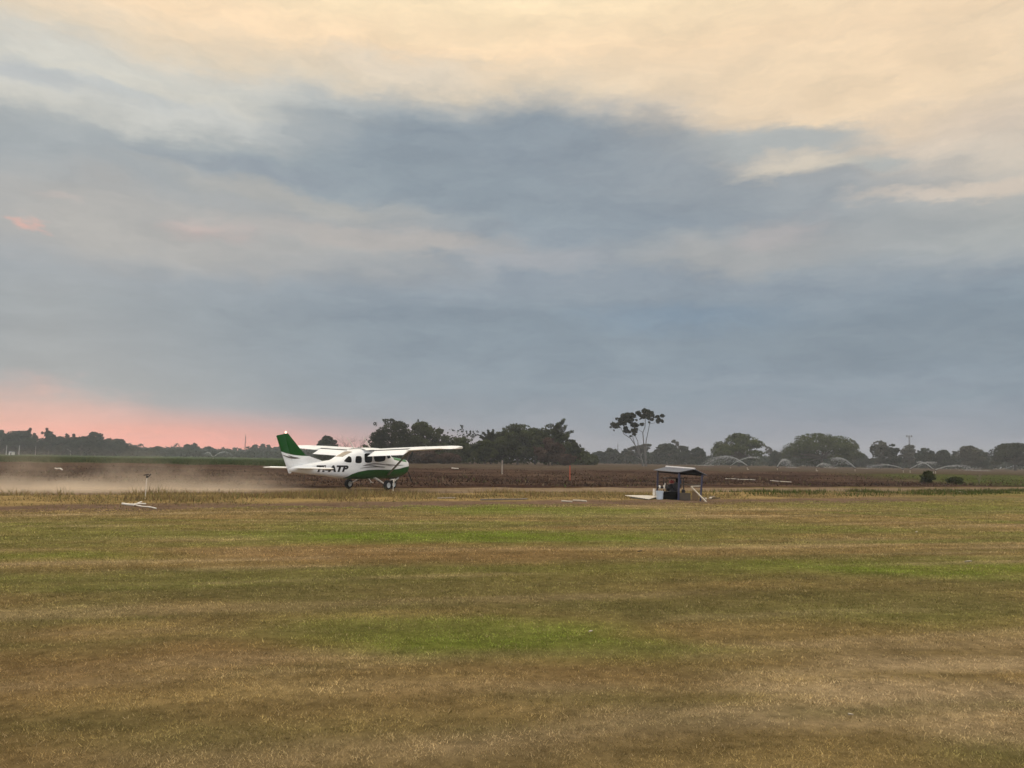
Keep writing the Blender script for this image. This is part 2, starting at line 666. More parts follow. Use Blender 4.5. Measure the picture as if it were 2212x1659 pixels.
def lawn_color(x, y):
    n = len(x)
    wx_ = (fbm(x*.5, y*.25, 31, 4) - .5)
    wy_ = (fbm(x*.5, y*.25, 47, 4) - .5)
    # mowing lines run roughly along the strip
    ca, sa = math.cos(R(15)), math.sin(R(15))
    a = (x*ca + y*sa)
    b = (-x*sa + y*ca)
    c = np.repeat(LAWN[None], n, 0)
    g = fbm(x*.22, y*.45, 3, 5)
    c = mixc(c, np.repeat(DARK[None], n, 0), ss(.50, .66, g)*.75)
    c = mixc(c, np.repeat(BROWN[None], n, 0), ss(.53, .70, fbm(x*.3 + 50, y*.5, 13, 4))*.5)
    st = fbm(a*.12, b*1.1, 23, 4)
    c = mixc(c, np.repeat(TAN[None], n, 0), ss(.54, .70, st)*.40)
    c = mixc(c, np.repeat(GREEN[None], n, 0), ss(.47, .68, fbm(a*.10 + 9, b*.5, 29, 4))*.75)
    st2 = fbm(a*.22, b*4.2, 25, 4)
    c = c*(.66 + .68*st2)[:, None]
    c = mixc(c, np.repeat(TAN[None], n, 0), ss(.60, .78, fbm(a*.18 + 4, b*2.6, 27, 4))*.5)
    P = {'G': BRIGHT, 'g': GREEN, 't': TAN, 'b': BROWN, 'd': DARK}
    for kind, cx, cy, rx, ry, k in PATCH:
        d = np.hypot((x - cx + wx_*rx*.9)/rx, (y - cy + wy_*ry*1.6)/ry)
        f = (1 - (ss(.4, 1.25, d) if kind == 't' else ss(.1, 1.75, d)))*k
        f = f*(.45 + 1.1*fbm(x*1.7, y*2.6, 61, 4))
        c = mixc(c, np.repeat(P[kind][None], n, 0), np.clip(f, 0, 1))
    for ax_, ay_, bx_, by_, wd, cc_, k in LINES:
        px_, py_ = x + wx_*.5, y + wy_*.5
        ex, ey = bx_ - ax_, by_ - ay_
        t_ = ((px_ - ax_)*ex + (py_ - ay_)*ey)/(ex*ex + ey*ey)
        dd = np.hypot(px_ - ax_ - np.clip(t_, 0, 1)*ex, py_ - ay_ - np.clip(t_, 0, 1)*ey)
        f = np.exp(-(dd/(wd*1.7))**2)*k*(.3 + 1.2*fbm(x*1.2, y*1.2, 77, 3))
        c = mixc(c, np.repeat(P[cc_][None], n, 0), np.clip(f, 0, 1))
    return c*(.74 + .52*fbm(x*2.3, y*3.1, 71, 4))[:, None]


def ground_color(x, y):
    n = len(x)
    u, s = us(x, y)
    s = s + (fbm(x*.5, y*.5, 81, 4) - .5)*2.2
    c = lawn_color(x, y)*.46 + SOIL[None]*.12
    full = lambda q: np.repeat(q[None], n, 0)
    left = 1 - ss(6, 18, u)
    # dry grass strip before the runway, bare soil at its foot
    far = c*.5 + full(C_(.200, .170, .055))*.5
    c = mixc(c, far, ss(-7, -5, s)*(1 - left))
    soil = full(SOIL)*(.7 + .6*fbm(x*.9, y*.9, 91, 4))[:, None]
    c = mixc(c, soil, ss(-11, -9.6, s)*left*.92)
    c = mixc(c, full(STRAW)*(.7 + .5*fbm(x*.7, y*.7, 95, 4))[:, None], ss(-7.5, -6.0, s)*left)
    # rough brown ground beyond the runway
    br = C_(.042, .024, .019)
    b2 = C_(.088, .056, .040)
    rgh = mixc(full(br), full(b2), ss(.35, .7, fbm(x*.18, y*.4, 101, 5)))
    c = mixc(c, rgh, ss(RWID - .8, RWID + 1.0, s))
    gr = C_(.066, .082, .022)
    right = ss(35, 46, x)*.8*ss(RWID + .5, RWID + 2, s)
    c = mixc(c, full(gr)*(.6 + .8*fbm(x*.4, y*.4, 111, 4))[:, None], right*(1 - ss(22, 30, y - bank_y(x))))
    # the field on top
    q = y - bank_y(x) + (fbm(x*.1, y*.1, 121, 3) - .5)*10
    fg = C_(.046, .068, .024)*1.0
    fb = C_(.080, .060, .044)
    fld = mixc(full(fg), full(fb), ss(-26, -15, x + (y - 85)*.13))
    fld = fld*(.75 + .5*fbm(x*.08, y*.25, 131, 4))[:, None]
    c = mixc(c, fld, ss(27, 33, q))
    return c


# ---------------------------------------------------------------- ground
def axis(parts):
    out = []
    for a, b, st in parts:
        out += list(np.arange(a, b, st))
    return out


gx = axis([(-22, 22, .28)])
v = 22.0
st = .5
pos_ = []
while v < 850:
    pos_.append(v)
    v += st
    st *= 1.06
gx = np.array([-q for q in pos_[::-1]] + gx + pos_)
gx = np.unique(np.round(gx, 4))
gy = axis([(-60, 2, 4), (2, 34, .22), (34, 100, .45)])
v, st = 100.0, .6
while v < 900:
    gy.append(v)
    v += st
    st *= 1.06
gy = np.array(gy)
XX, YY = np.meshgrid(gx, gy)
xf, yf = XX.ravel(), YY.ravel()
zf = height(xf, yf)
ni, nj = len(gy), len(gx)
I = np.arange(ni*nj).reshape(ni, nj)
Fq = np.stack([I[:-1, :-1], I[:-1, 1:], I[1:, 1:], I[1:, :-1]], -1).reshape(-1, 4)
M_ground = col_mat('soil_and_thatch', bump=.9)
ground = link('ground', np_mesh('ground', np.stack([xf, yf, zf], 1), Fq, {'Col': ('FLOAT_COLOR', ground_color(xf, yf))}, True), M_ground)
tag(ground, kind='structure')

# the dirt runway: a sheet a few millimetres above the ground, with a ragged edge
us_ = np.arange(-70, 90, .4)
ss_ = np.linspace(0, 1, 15)
U, T = np.meshgrid(us_, ss_, indexing='ij')
e0 = (fbm(U*.4, U*0 + 3.0, 141, 4) - .5)*1.4
e1 = RWID + (fbm(U*.4, U*0 + 7.0, 142, 4) - .5)*1.6
SSS = e0 + (e1 - e0)*T
X = RP[0] + U*RU[0] + SSS*RN[0]
Y = RP[1] + U*RU[1] + SSS*RN[1]
xr, yr = X.ravel(), Y.ravel()
tone = .72 + .55*fbm(U.ravel()*.15, SSS.ravel()*1.6, 151, 5)
rc = C_(.215, .158, .106)[None]*tone[:, None]
rut = np.exp(-((SSS.ravel() - 2.0)/.5)**2) + np.exp(-((SSS.ravel() - 4.3)/.5)**2)
rc = rc*(1 - .12*rut)[:, None]
I = np.arange(U.size).reshape(U.shape)
Fq = np.stack([I[:-1, :-1], I[1:, :-1], I[1:, 1:], I[:-1, 1:]], -1).reshape(-1, 4)
runway = link('runway', np_mesh('runway', np.stack([xr, yr, height(xr, yr) + .012], 1), Fq, {'Col': ('FLOAT_COLOR', rc)}, True), col_mat('runway_dirt', bump=.4))
tag(runway, kind='structure')


# ---------------------------------------------------------------- grass and weeds
def blades(rng, x, y, z, length, width, lean, az_=None):
    n = len(x)
    a = rng.uniform(0, 2*PI, n) if az_ is None else az_
    ph = rng.uniform(0, 2*PI, n)
    hx, hy = np.cos(ph)*width/2, np.sin(ph)*width/2
    lx, ly = np.cos(a)*np.sin(lean)*length, np.sin(a)*np.sin(lean)*length
    lz = np.cos(lean)*length
    V = np.empty((n, 3, 3), np.float32)
    V[:, 0] = np.stack([x - hx, y - hy, z - .004], 1)
    V[:, 1] = np.stack([x + hx, y + hy, z - .004], 1)
    V[:, 2] = np.stack([x + lx, y + ly, z + lz], 1)
    return V.reshape(-1, 3), np.arange(n*3, dtype=np.int32).reshape(-1, 3)


rng = np.random.default_rng(7)
NT_, PER = 165000, 6                      # tufts, blades in each
D = 2.9*np.exp(rng.uniform(0, math.log(36/2.9), NT_))
x = D*rng.uniform(-.80, .80, NT_)
y = D.copy()
u, s = us(x, y)
left = 1 - ss(6, 18, u)
keep = (s < -9.3 + (fbm(x*.5, y*.5, 81, 4) - .5)*-2.2) | (rng.random(NT_) > left)
keep &= s < -.6
thin = fbm(x*1.9, y*1.9, 171, 4)
gap = fbm(x*6.5, y*8.0, 173, 3)
keep &= rng.random(NT_) < (.35 + 1.5*(thin - .2))*np.clip((gap - .20)*5, .15, 1)
x, y, D = x[keep], y[keep], D[keep]
c = lawn_color(x, y)
c = c*((.60 + .8*rng.random(len(x)))*(.50 + 1.0*fbm(x*5.0, y*7.0, 175, 3)))[:, None]
kk = rng.random(len(x))
c = np.where((kk < .10)[:, None], c*.6 + TAN[None]*.45, c)
c = np.where((kk > .86)[:, None], c*.45 + DARK[None]*.2, c)
rep_ = lambda q: np.repeat(q, PER, 0)
x, y, D, c = rep_(x), rep_(y), rep_(D), rep_(c)
sg = .016*(D/4)**.75
x = x + rng.normal(0, 1, len(x))*sg*1.6
y = y + rng.normal(0, 1, len(x))*sg
c = c*(.75 + .5*rng.random(len(x)))[:, None]
L = (.008 + .016*rng.random(len(x)))*(D/4)**.50*(.7 + .9*fbm(x*1.1, y*1.1, 181, 3))
V, F_ = blades(rng, x, y, height(x, y), L, .0048*(D/4)**.80*(.6 + .8*rng.random(len(x))), rng.uniform(.7, 1.52, len(x)))
M_blade = col_mat('grass_blades', trans=.25)
lawn = link('lawn_grass', np_mesh('lawn_grass', V, F_, {'Col': ('FLOAT_COLOR', np.repeat(c, 3, 0))}), M_blade)
tag(lawn, 'short mown grass, dry brown with green patches, across the foreground', 'grass', kind='stuff')


def scatter(n, u0, u1, s0, s1, rng):
    u = rng.uniform(u0, u1, n)
    s = rng.uniform(s0, s1, n)
    return RP[0] + u*RU[0] + s*RN[0], RP[1] + u*RU[1] + s*RN[1], u, s


# tall dry grass on the near side of the runway
x, y, u, s = scatter(150000, -36, 22, -11.2, .5, rng)
dens = (fbm(x*.45, y*.45, 201, 4) - .28)*2.2*(1 - .75*ss(4, 14, u))*(.22 + .78*ss(-8.4, -5.5, s))
keep = rng.random(len(x)) < dens
x, y, u, s = x[keep], y[keep], u[keep], s[keep]
hh = (.04 + .20*rng.random(len(x))*ss(-8, -3.5, s))*(.15 + 2.4*fbm(x*.5, y*.5, 205, 4)**2)*(1 - .4*ss(0, 12, u))
kk = rng.random(len(x))
c = np.where((kk < .62)[:, None], C_(.270, .200, .085)[None], np.where((kk < .85)[:, None], C_(.145, .092, .050)[None], C_(.150, .150, .050)[None]))*(.7 + .6*rng.random(len(x)))[:, None]
V, F_ = blades(rng, x, y, height(x, y), hh*1.2, .024*(.6 + rng.random(len(x))), rng.uniform(.15, 1.2, len(x)))
o = link('dry_grass', np_mesh('dry_grass', V, F_, {'Col': ('FLOAT_COLOR', np.repeat(c, 3, 0))}), M_blade)
tag(o, 'tall straw coloured grass along the near edge of the runway', 'dry grass', kind='stuff')

# green weeds on the verge
x, y, u, s = scatter(60000, 2, 46, -7.5, .8, rng)
dens = (fbm(x*.55, y*.55, 221, 4) - .44)*3.6*np.exp(-((s + 3.0 - 2.2*fbm(u*.2, u*0, 223, 2))/2.2)**2)
keep = rng.random(len(x)) < dens
x, y, u, s = x[keep], y[keep], u[keep], s[keep]
hh = .06 + .20*rng.random(len(x))
c = np.where((rng.random(len(x)) < .7)[:, None], C_(.060, .088, .018)[None], C_(.130, .110, .045)[None])*(.6 + .7*rng.random(len(x)))[:, None]
V, F_ = blades(rng, x, y, height(x, y), hh*1.2, .035*(.6 + rng.random(len(x))), rng.uniform(.1, 1.0, len(x)))
o = link('green_weeds', np_mesh('green_weeds', V, F_, {'Col': ('FLOAT_COLOR', np.repeat(c, 3, 0))}), M_blade)
tag(o, 'low green weeds on the verge beside the pump shelter', 'weeds', kind='stuff')

# dead brown weeds over the rough ground and the bank
n = 110000
y = 40 + 62*rng.random(n)**1.0
x = y*rng.uniform(-.74, .74, n)
u, s = us(x, y)
dens = ss(RWID + .2, RWID + 2.5, s)*(fbm(x*.16, y*.35, 231, 5) - .25)*2.0*(1 - .85*ss(8, 34, y - bank_y(x)))
keep = rng.random(n) < dens
x, y, s = x[keep], y[keep], s[keep]
gfx = ss(33, 44, x + 14*(fbm(x*.2, y*.2, 235, 3) - .5))
hh = (.04 + .26*rng.random(len(x))**3)*(.25 + 1.4*fbm(x*.25, y*.25, 237, 3))*(1 - .6*ss(5, 28, y - bank_y(x)))
kk = rng.random(len(x))
c = np.where((kk < .55)[:, None], C_(.046, .028, .022)[None], np.where((kk < .9)[:, None], C_(.080, .050, .036)[None], C_(.150, .112, .068)[None]))
gcol = np.where((kk < .6)[:, None], C_(.062, .088, .022)[None], C_(.120, .120, .036)[None])
c = np.where((rng.random(len(x)) < np.maximum(gfx*.7, .03))[:, None], gcol, c)*(.6 + .75*rng.random(len(x)))[:, None]
V, F_ = blades(rng, x, y, height(x, y), hh*1.25, .10*(.5 + rng.random(len(x))), rng.uniform(.3, 1.35, len(x)))
o = link('dead_weeds', np_mesh('dead_weeds', V, F_, {'Col': ('FLOAT_COLOR', np.repeat(c, 3, 0))}), M_blade)
tag(o, 'dead brown weeds over the rough ground beyond the runway', 'weeds', kind='stuff')

# low crop at the edge of the far field on the left
n = 60000
y = 84 + 90*rng.random(n)**1.4
x = y*rng.uniform(-.74, .12, n)
keep = (y - bank_y(x) > 27) & (rng.random(n) < ss(.25, .6, fbm(x*.1, y*.3, 241, 4)) + .35) & (x + (y - 85)*.13 < -24 + 10*rng.random(n))
x, y = x[keep], y[keep]
c = np.where((rng.random(len(x)) < .8)[:, None], C_(.046, .070, .022)[None], C_(.090, .095, .036)[None])*(.6 + .7*rng.random(len(x)))[:, None]
V, F_ = blades(rng, x, y, height(x, y), .22 + .22*rng.random(len(x)), .13, rng.uniform(.1, .9, len(x)))
o = link('field_crop', np_mesh('field_crop', V, F_, {'Col': ('FLOAT_COLOR', np.repeat(c, 3, 0))}), M_blade)
tag(o, 'strip of low green crop in the field before the far trees', 'crop', kind='stuff')


# ================================================================ the aeroplane
# local frame: +X forward, +Y to its left, +Z up, origin on the ground between the main wheels
PH_ = R(58.8)
plane = empty('light_aircraft', (-6.96, 37.8, -.02), PH_)
tag(plane, 'white and green high winged single propeller aeroplane rolling along the dirt runway', 'aeroplane')
FO = 3.1                                  # spinner tip is FO ahead of the main wheels


def scheme_mat(name, zstops, green_above, base=(.86, .86, .86), green=(.005, .070, .008)):
    """white paint with a green field bounded by a curve z(x): the paint scheme itself"""
    m = bpy.data.materials.new(name)
    m.use_nodes = True
    t = NT(m.node_tree)
    co = t.n('ShaderNodeTexCoord').outputs['Object']
    X_, Y_, Z_ = t.sep(co)
    f = t.mr(X_, -6.2, 3.2)
    zb = t.ramp(f, [((a + FO + 6.2)/9.4, (b/3, b/3, b/3)) for a, b in zstops])
    d = t.math('SUBTRACT', Z_, t.math('MULTIPLY', zb, 3.0))
    if not green_above:
        d = t.math('MULTIPLY', d, -1.0)
    g = t.mr(d, -.006, .006)
    grime = t.noise(t.vmath('MULTIPLY', co, (1.0, 1.0, 2.5)), 2.2, 6, .65)
    wcol = t.vmath('SCALE', base, scale=t.mr(grime, .3, .75, 1.03, .88))
    # dust thrown up on the lower flanks
    dust = t.math('MULTIPLY', t.mr(Z_, .95, .5, 0, .35), t.mr(grime, .3, .7, .4, 1.2))
    gcol = t.vmath('SCALE', green, scale=t.mr(grime, .3, .75, 1.2, .8))
    c_ = t.mix(g, wcol, gcol)
    c_ = t.mix(t.math('MULTIPLY', dust, .45), c_, (.22, .17, .12))
    b = t.n('ShaderNodeBsdfPrincipled')
    t.put(b.inputs['Base Color'], c_)
    t.put(b.inputs['Roughness'], t.mr(grime, .3, .7, .28, .45))
    b.inputs['Specular IOR Level'].default_value = .25
    t.put(t.n('ShaderNodeOutputMaterial').inputs['Surface'], b.outputs[0])
    return m


M_fus = scheme_mat('fuselage_paint', [(-6.0, .0), (-5.30, .45), (-5.05, .58), (-4.75, .75), (-4.4, .85), (-3.75, .94), (-3.13, .955), (-2.0, .945), (-1.4, .99), (-.9, 1.07), (-.3, 1.13)], False)
M_fin = scheme_mat('fin_paint', [(-9.2, 1.82), (-8.7, 1.74), (-8.4, 1.66), (-8.0, 1.595), (-7.5, 1.56), (-7.0, 1.56)], True)
M_white = pmat('white_paint', (.87, .87, .86), .35, var=.06, vscale=2.0)
M_green = pmat('green_paint', (.045, .20, .07), .3, var=.12, vscale=2.0)
M_glass = pmat('dark_window', (.004, .005, .006), .15, var=.3, spec=.18)
M_rear = pmat('rear_glass', (.30, .25, .20), .12, var=.15, spec=.8)  # beige base colour stands in for a reflection on the sloping glass
M_tyre = pmat('tyre_rubber', (.012, .012, .013), .85, var=.25, vscale=8)
M_rim = pmat('wheel_metal', (.62, .62, .60), .4, var=.15, vscale=8)
M_leg = pmat('gear_paint', (.62, .56, .50), .45, var=.12, vscale=6)
M_dark = pmat('dark_metal', (.02, .02, .022), .5, var=.2)
M_black = pmat('black_lettering', (.008, .008, .009), .5, var=.1)
M_swoosh = pmat('brown_grey_stripe', (.10, .088, .078), .45, var=.15)
M_gap = pmat('hinge_gap_shadowed_metal', (.04, .04, .042), .6)
M_strut = pmat('strut_paint', (.17, .165, .13), .5, var=.12)

ST = np.array([  # station (from spinner tip), z bottom, z top, half width, exponent
    (-.33, .88, 1.30, .22, 2.2), (-.36, .81, 1.39, .31, 2.4), (-.42, .75, 1.44, .37, 2.6), (-.60, .67, 1.475, .43, 2.7), (-.9, .58, 1.51, .48, 2.8),
    (-1.3, .53, 1.55, .52, 3.0), (-1.75, .505, 1.605, .55, 3.2), (-2.0, .495, 1.77, .56, 3.2), (-2.28, .49, 1.925, .565, 3.3), (-2.6, .485, 1.955, .57, 3.4),
    (-3.2, .485, 1.97, .57, 3.4), (-3.9, .49, 1.955, .57, 3.4), (-4.3, .50, 1.90, .56, 3.3), (-4.7, .52, 1.77, .53, 3.2), (-5.0, .545, 1.64, .50, 3.1), (-5.35, .575, 1.47, .46, 3.0),
    (-5.6, .60, 1.40, .42, 2.8), (-6.2, .67, 1.33, .335, 2.6), (-7.0, .75, 1.25, .23, 2.4), (-7.6, .82, 1.15, .14, 2.2), (-8.1, .87, 1.06, .05, 2.0)])


def fus(f):
    f = max(ST[-1, 0], min(ST[0, 0], f))
    xs = ST[::-1, 0]
    return [float(np.interp(f, xs, ST[::-1, k])) for k in range(1, 5)]


def fus_y(f, z):
    zb, zt, hw, n_ = fus(f)
    zc, hh_ = (zb + zt)/2, (zt - zb)/2
    q = min(1.0, abs((z - zc)/hh_))
    return hw*max(0.0, 1 - q**n_)**(1/n_)


def fus_z(f, y):
    zb, zt, hw, n_ = fus(f)
    q = min(1.0, abs(y/hw))
    return (zb + zt)/2 + (zt - zb)/2*max(0.0, 1 - q**n_)**(1/n_)


NS = 40
rings = []
fs_ = sorted(set(list(ST[:, 0]) + list(np.arange(-8.2, -.3, .12))), reverse=True)
for f in fs_:
    zb, zt, hw, n_ = fus(f)
    ring = []
    for k in range(NS):
        a = 2*PI*k/NS
        ca, sa = math.cos(a), math.sin(a)
        ring.append((f + FO, hw*math.copysign(abs(ca)**(2/n_), ca), (zb + zt)/2 + (zt - zb)/2*math.copysign(abs(sa)**(2/n_), sa)))
    rings.append(ring)
m = MB()
m.grid(rings, closed=True)
m.add(rings[0], [tuple(range(NS))])
m.add(rings[-1], [tuple(range(NS))])
m.build('fuselage', M_fus, plane, smooth=True)


def side_patch(m, poly, side=-1, off=.006, n=8, rnd=.16):
    """poly: four (station, z) corners; laid on the flank of the fuselage"""
    P = []
    for i in range(n + 1):
        row = []
        for j in range(n + 1):
            a, b = i/n*2 - 1, j/n*2 - 1
            # pull the corners in a little
            k = 1 - rnd*(a*a*b*b)
            a2, b2 = (a*k + 1)/2, (b*k + 1)/2
            p = [(1 - a2)*((1 - b2)*poly[0][q] + b2*poly[3][q]) + a2*((1 - b2)*poly[1][q] + b2*poly[2][q]) for q in (0, 1)]
            row.append((p[0] + FO, side*(fus_y(p[0], p[1]) + off), p[1]))
        P.append(row)
    return m.grid(P)


wins = [((-5.32, 1.33), (-4.84, 1.265), (-4.82, 1.54), (-4.92, 1.60)), ((-4.64, 1.26), (-4.20, 1.26), (-4.20, 1.60), (-4.57, 1.60)),
        ((-4.02, 1.275), (-3.48, 1.285), (-3.48, 1.74), (-4.02, 1.74)), ((-3.34, 1.31), (-2.52, 1.36), (-2.46, 1.77), (-3.38, 1.77)),
        ((-2.36, 1.47), (-2.02, 1.55), (-2.14, 1.72), (-2.40, 1.78))]
for side in (-1, 1):
    for k, wn_ in enumerate(wins):
        frame = MB()
        big = [(a + (.035 if i in (1, 2) else -.035), z + (.03 if i in (2, 3) else -.03)) for i, (a, z) in enumerate(wn_)]
        side_patch(frame, big, side, .004)
        fr = frame.build('window', M_white, plane, smooth=True)
        side_patch(MB(), wn_, side, .009)
        g_ = side_patch(MB(), wn_, side, .009)
        g_.build('pane', M_glass, fr, smooth=True)
# rear window let into the sloping back of the cabin, windscreen at the front
for nm, f0, f1, hw0, hw1, mat in (('rear_window', -4.58, -5.18, .30, .24, M_rear), ('windscreen', -1.80, -2.24, .44, .46, M_glass)):
    P = []
    for i in range(9):
        f = f0 + (f1 - f0)*i/8
        hw_ = hw0 + (hw1 - hw0)*i/8
        P.append([(f + FO, y_, fus_z(f, y_) + .006) for y_ in np.linspace(-hw_, hw_, 11)])
    MB().grid(P).build(nm, mat, plane, smooth=True)
# green anti glare panel round the top of the cowling
P = []
for i in range(9):
    f = -.62 - 1.13*i/8
    row = []
    zb, zt, hw, n_ = fus(f)
    for a in np.linspace(R(33), R(147), 21):
        ca, sa = math.cos(a), math.sin(a)
        row.append((f + FO, (hw + .005)*math.copysign(abs(ca)**(2/n_), ca), (zb + zt)/2 + ((zt - zb)/2 + .005)*abs(sa)**(2/n_)))
    P.append(row)
MB().grid(P).build('antiglare_panel', M_green, plane, smooth=True)
# cowling inlets and chin
for sy in (-1, 1):
    MB().lathe([(.0, -.02), (.085, -.02), (.095, .01)], 'X', 14, (-.345 + FO, sy*.22, 1.14)).build('air_intake', M_dark, plane, smooth=True)
m = MB()
m.tube([(-.62 + FO, 0, .74), (-1.0 + FO, 0, .63), (-1.5 + FO, 0, .56)], [.10, .14, .10], 10)
m.build('cowl_chin', M_dark, plane, smooth=True)
m = MB()
m.tube([(-.95 + FO, -.16, .66), (-1.05 + FO, -.18, .50), (-1.15 + FO, -.18, .46)], .04, 8)
m.build('exhaust_pipe', M_rim, plane, smooth=True)


def swoosh(pts, wid, side):
    n = 28
    fx = [p[0] for p in pts]
    P = []
    for i in range(n + 1):
        t_ = i/n
        k = t_*(len(pts) - 1)
        # Catmull through the points
        j = min(int(k), len(pts) - 2)
        q = k - j
        p0, p1, p2, p3 = [pts[max(0, min(len(pts) - 1, j + d))] for d in (-1, 0, 1, 2)]
        pt = [.5*((2*p1[e]) + (-p0[e] + p2[e])*q + (2*p0[e] - 5*p1[e] + 4*p2[e] - p3[e])*q*q + (-p0[e] + 3*p1[e] - 3*p2[e] + p3[e])*q**3) for e in (0, 1)]
        hw_ = wid/2*math.sin(PI*min(1, max(0, t_*.96 + .02)))**.7
        P.append([(pt[0] + FO, side*(fus_y(pt[0], pt[1] + d) + .005), pt[1] + d) for d in (-hw_, 0, hw_)])
    return P


for side in (-1, 1):
    m = MB()
    m.grid(swoosh([(-4.15, 1.135), (-3.75, 1.20), (-3.2, 1.235), (-2.6, 1.20), (-1.9, 1.12)], .05, side))
    m.grid(swoosh([(-4.05, 1.145), (-3.5, 1.15), (-3.0, 1.10), (-2.5, 1.085)], .035, side))
    m.grid(swoosh([(-4.3, 1.02), (-3.7, 1.075), (-3.1, 1.085), (-2.5, 1.06)], .04, side))
    m.grid(swoosh([(-2.5, 1.23), (-2.1, 1.19), (-1.6, 1.165), (-1.0, 1.17)], .04, side))
    m.build('stripe', M_swoosh, plane, smooth=True)

# registration on both flanks
cu = bpy.data.curves.new('registration', 'FONT')
cu.body = 'TI-ATP'
cu.size = 1.0
cu.offset = .06
cu.shear = .22
cu.space_character = 1.08
to = bpy.data.objects.new('registration', cu)
COL.objects.link(to)
bpy.context.view_layer.update()
tme = bpy.data.meshes.new_from_object(to.evaluated_get(bpy.context.evaluated_depsgraph_get()))
bm = bmesh.new()
bm.from_mesh(tme)
bmesh.ops.triangulate(bm, faces=bm.faces)
bmesh.ops.subdivide_edges(bm, edges=bm.edges, cuts=2)
tv = [v.co.copy() for v in bm.verts]
tf = [tuple(v.index for v in f.verts) for f in bm.faces]
bm.free()
bpy.data.objects.remove(to)
x0, x1 = min(v.x for v in tv), max(v.x for v in tv)
y0, y1 = min(v.y for v in tv), max(v.y for v in tv)
for side in (-1, 1):
    vs = []
    for v in tv:
        k = (v.x - x0)/(x1 - x0)
        f = -6.80 + 1.78*k if side < 0 else -5.02 - 1.78*k
        z = .855 + .30*(v.y - y0)/(y1 - y0)
        vs.append((f + FO, side*(fus_y(f, z) + .007), z))
    MB().add(vs, tf).build('registration', M_black, plane)


# ---- wings
def foil(n=12, cut=1.0):
    """upper then lower outline, x 0..cut of the chord"""
    t_ = .12
    xs = [cut*(1 - math.cos(PI*i/n))/2 for i in range(n + 1)]
    yt = lambda q: 5*t_*(.2969*math.sqrt(max(q, 0)) - .126*q - .3516*q*q + .2843*q**3 - .1015*q**4)
    cam_ = lambda q: .02*(2*.4*q - q*q)/.16 if q < .4 else .02/.36*((1 - .8) + .8*q - q*q)
    up = [(q, cam_(q) + yt(q)) for q in xs]
    lo = [(q, cam_(q) - yt(q)) for q in xs[1:]]
    return up[::-1] + lo


def wing_sec(r, cut=1.0):
    if r <= 2.95:
        ch, xle = 1.63, -2.24
    else:
        k = (r - 2.95)/(5.2 - 2.95)
        ch, xle = 1.63 - .50*k, -2.24 - .14*k
    z0 = 1.865 + .042*r
    inc = R(3.6)
    out = []
    for q, h in foil(12, cut):
        dx_, dz_ = -q*ch, h*ch
        out.append((xle + FO + dx_*math.cos(inc), z0 + dz_ + dx_*math.sin(inc)))
    return out, ch, xle, z0


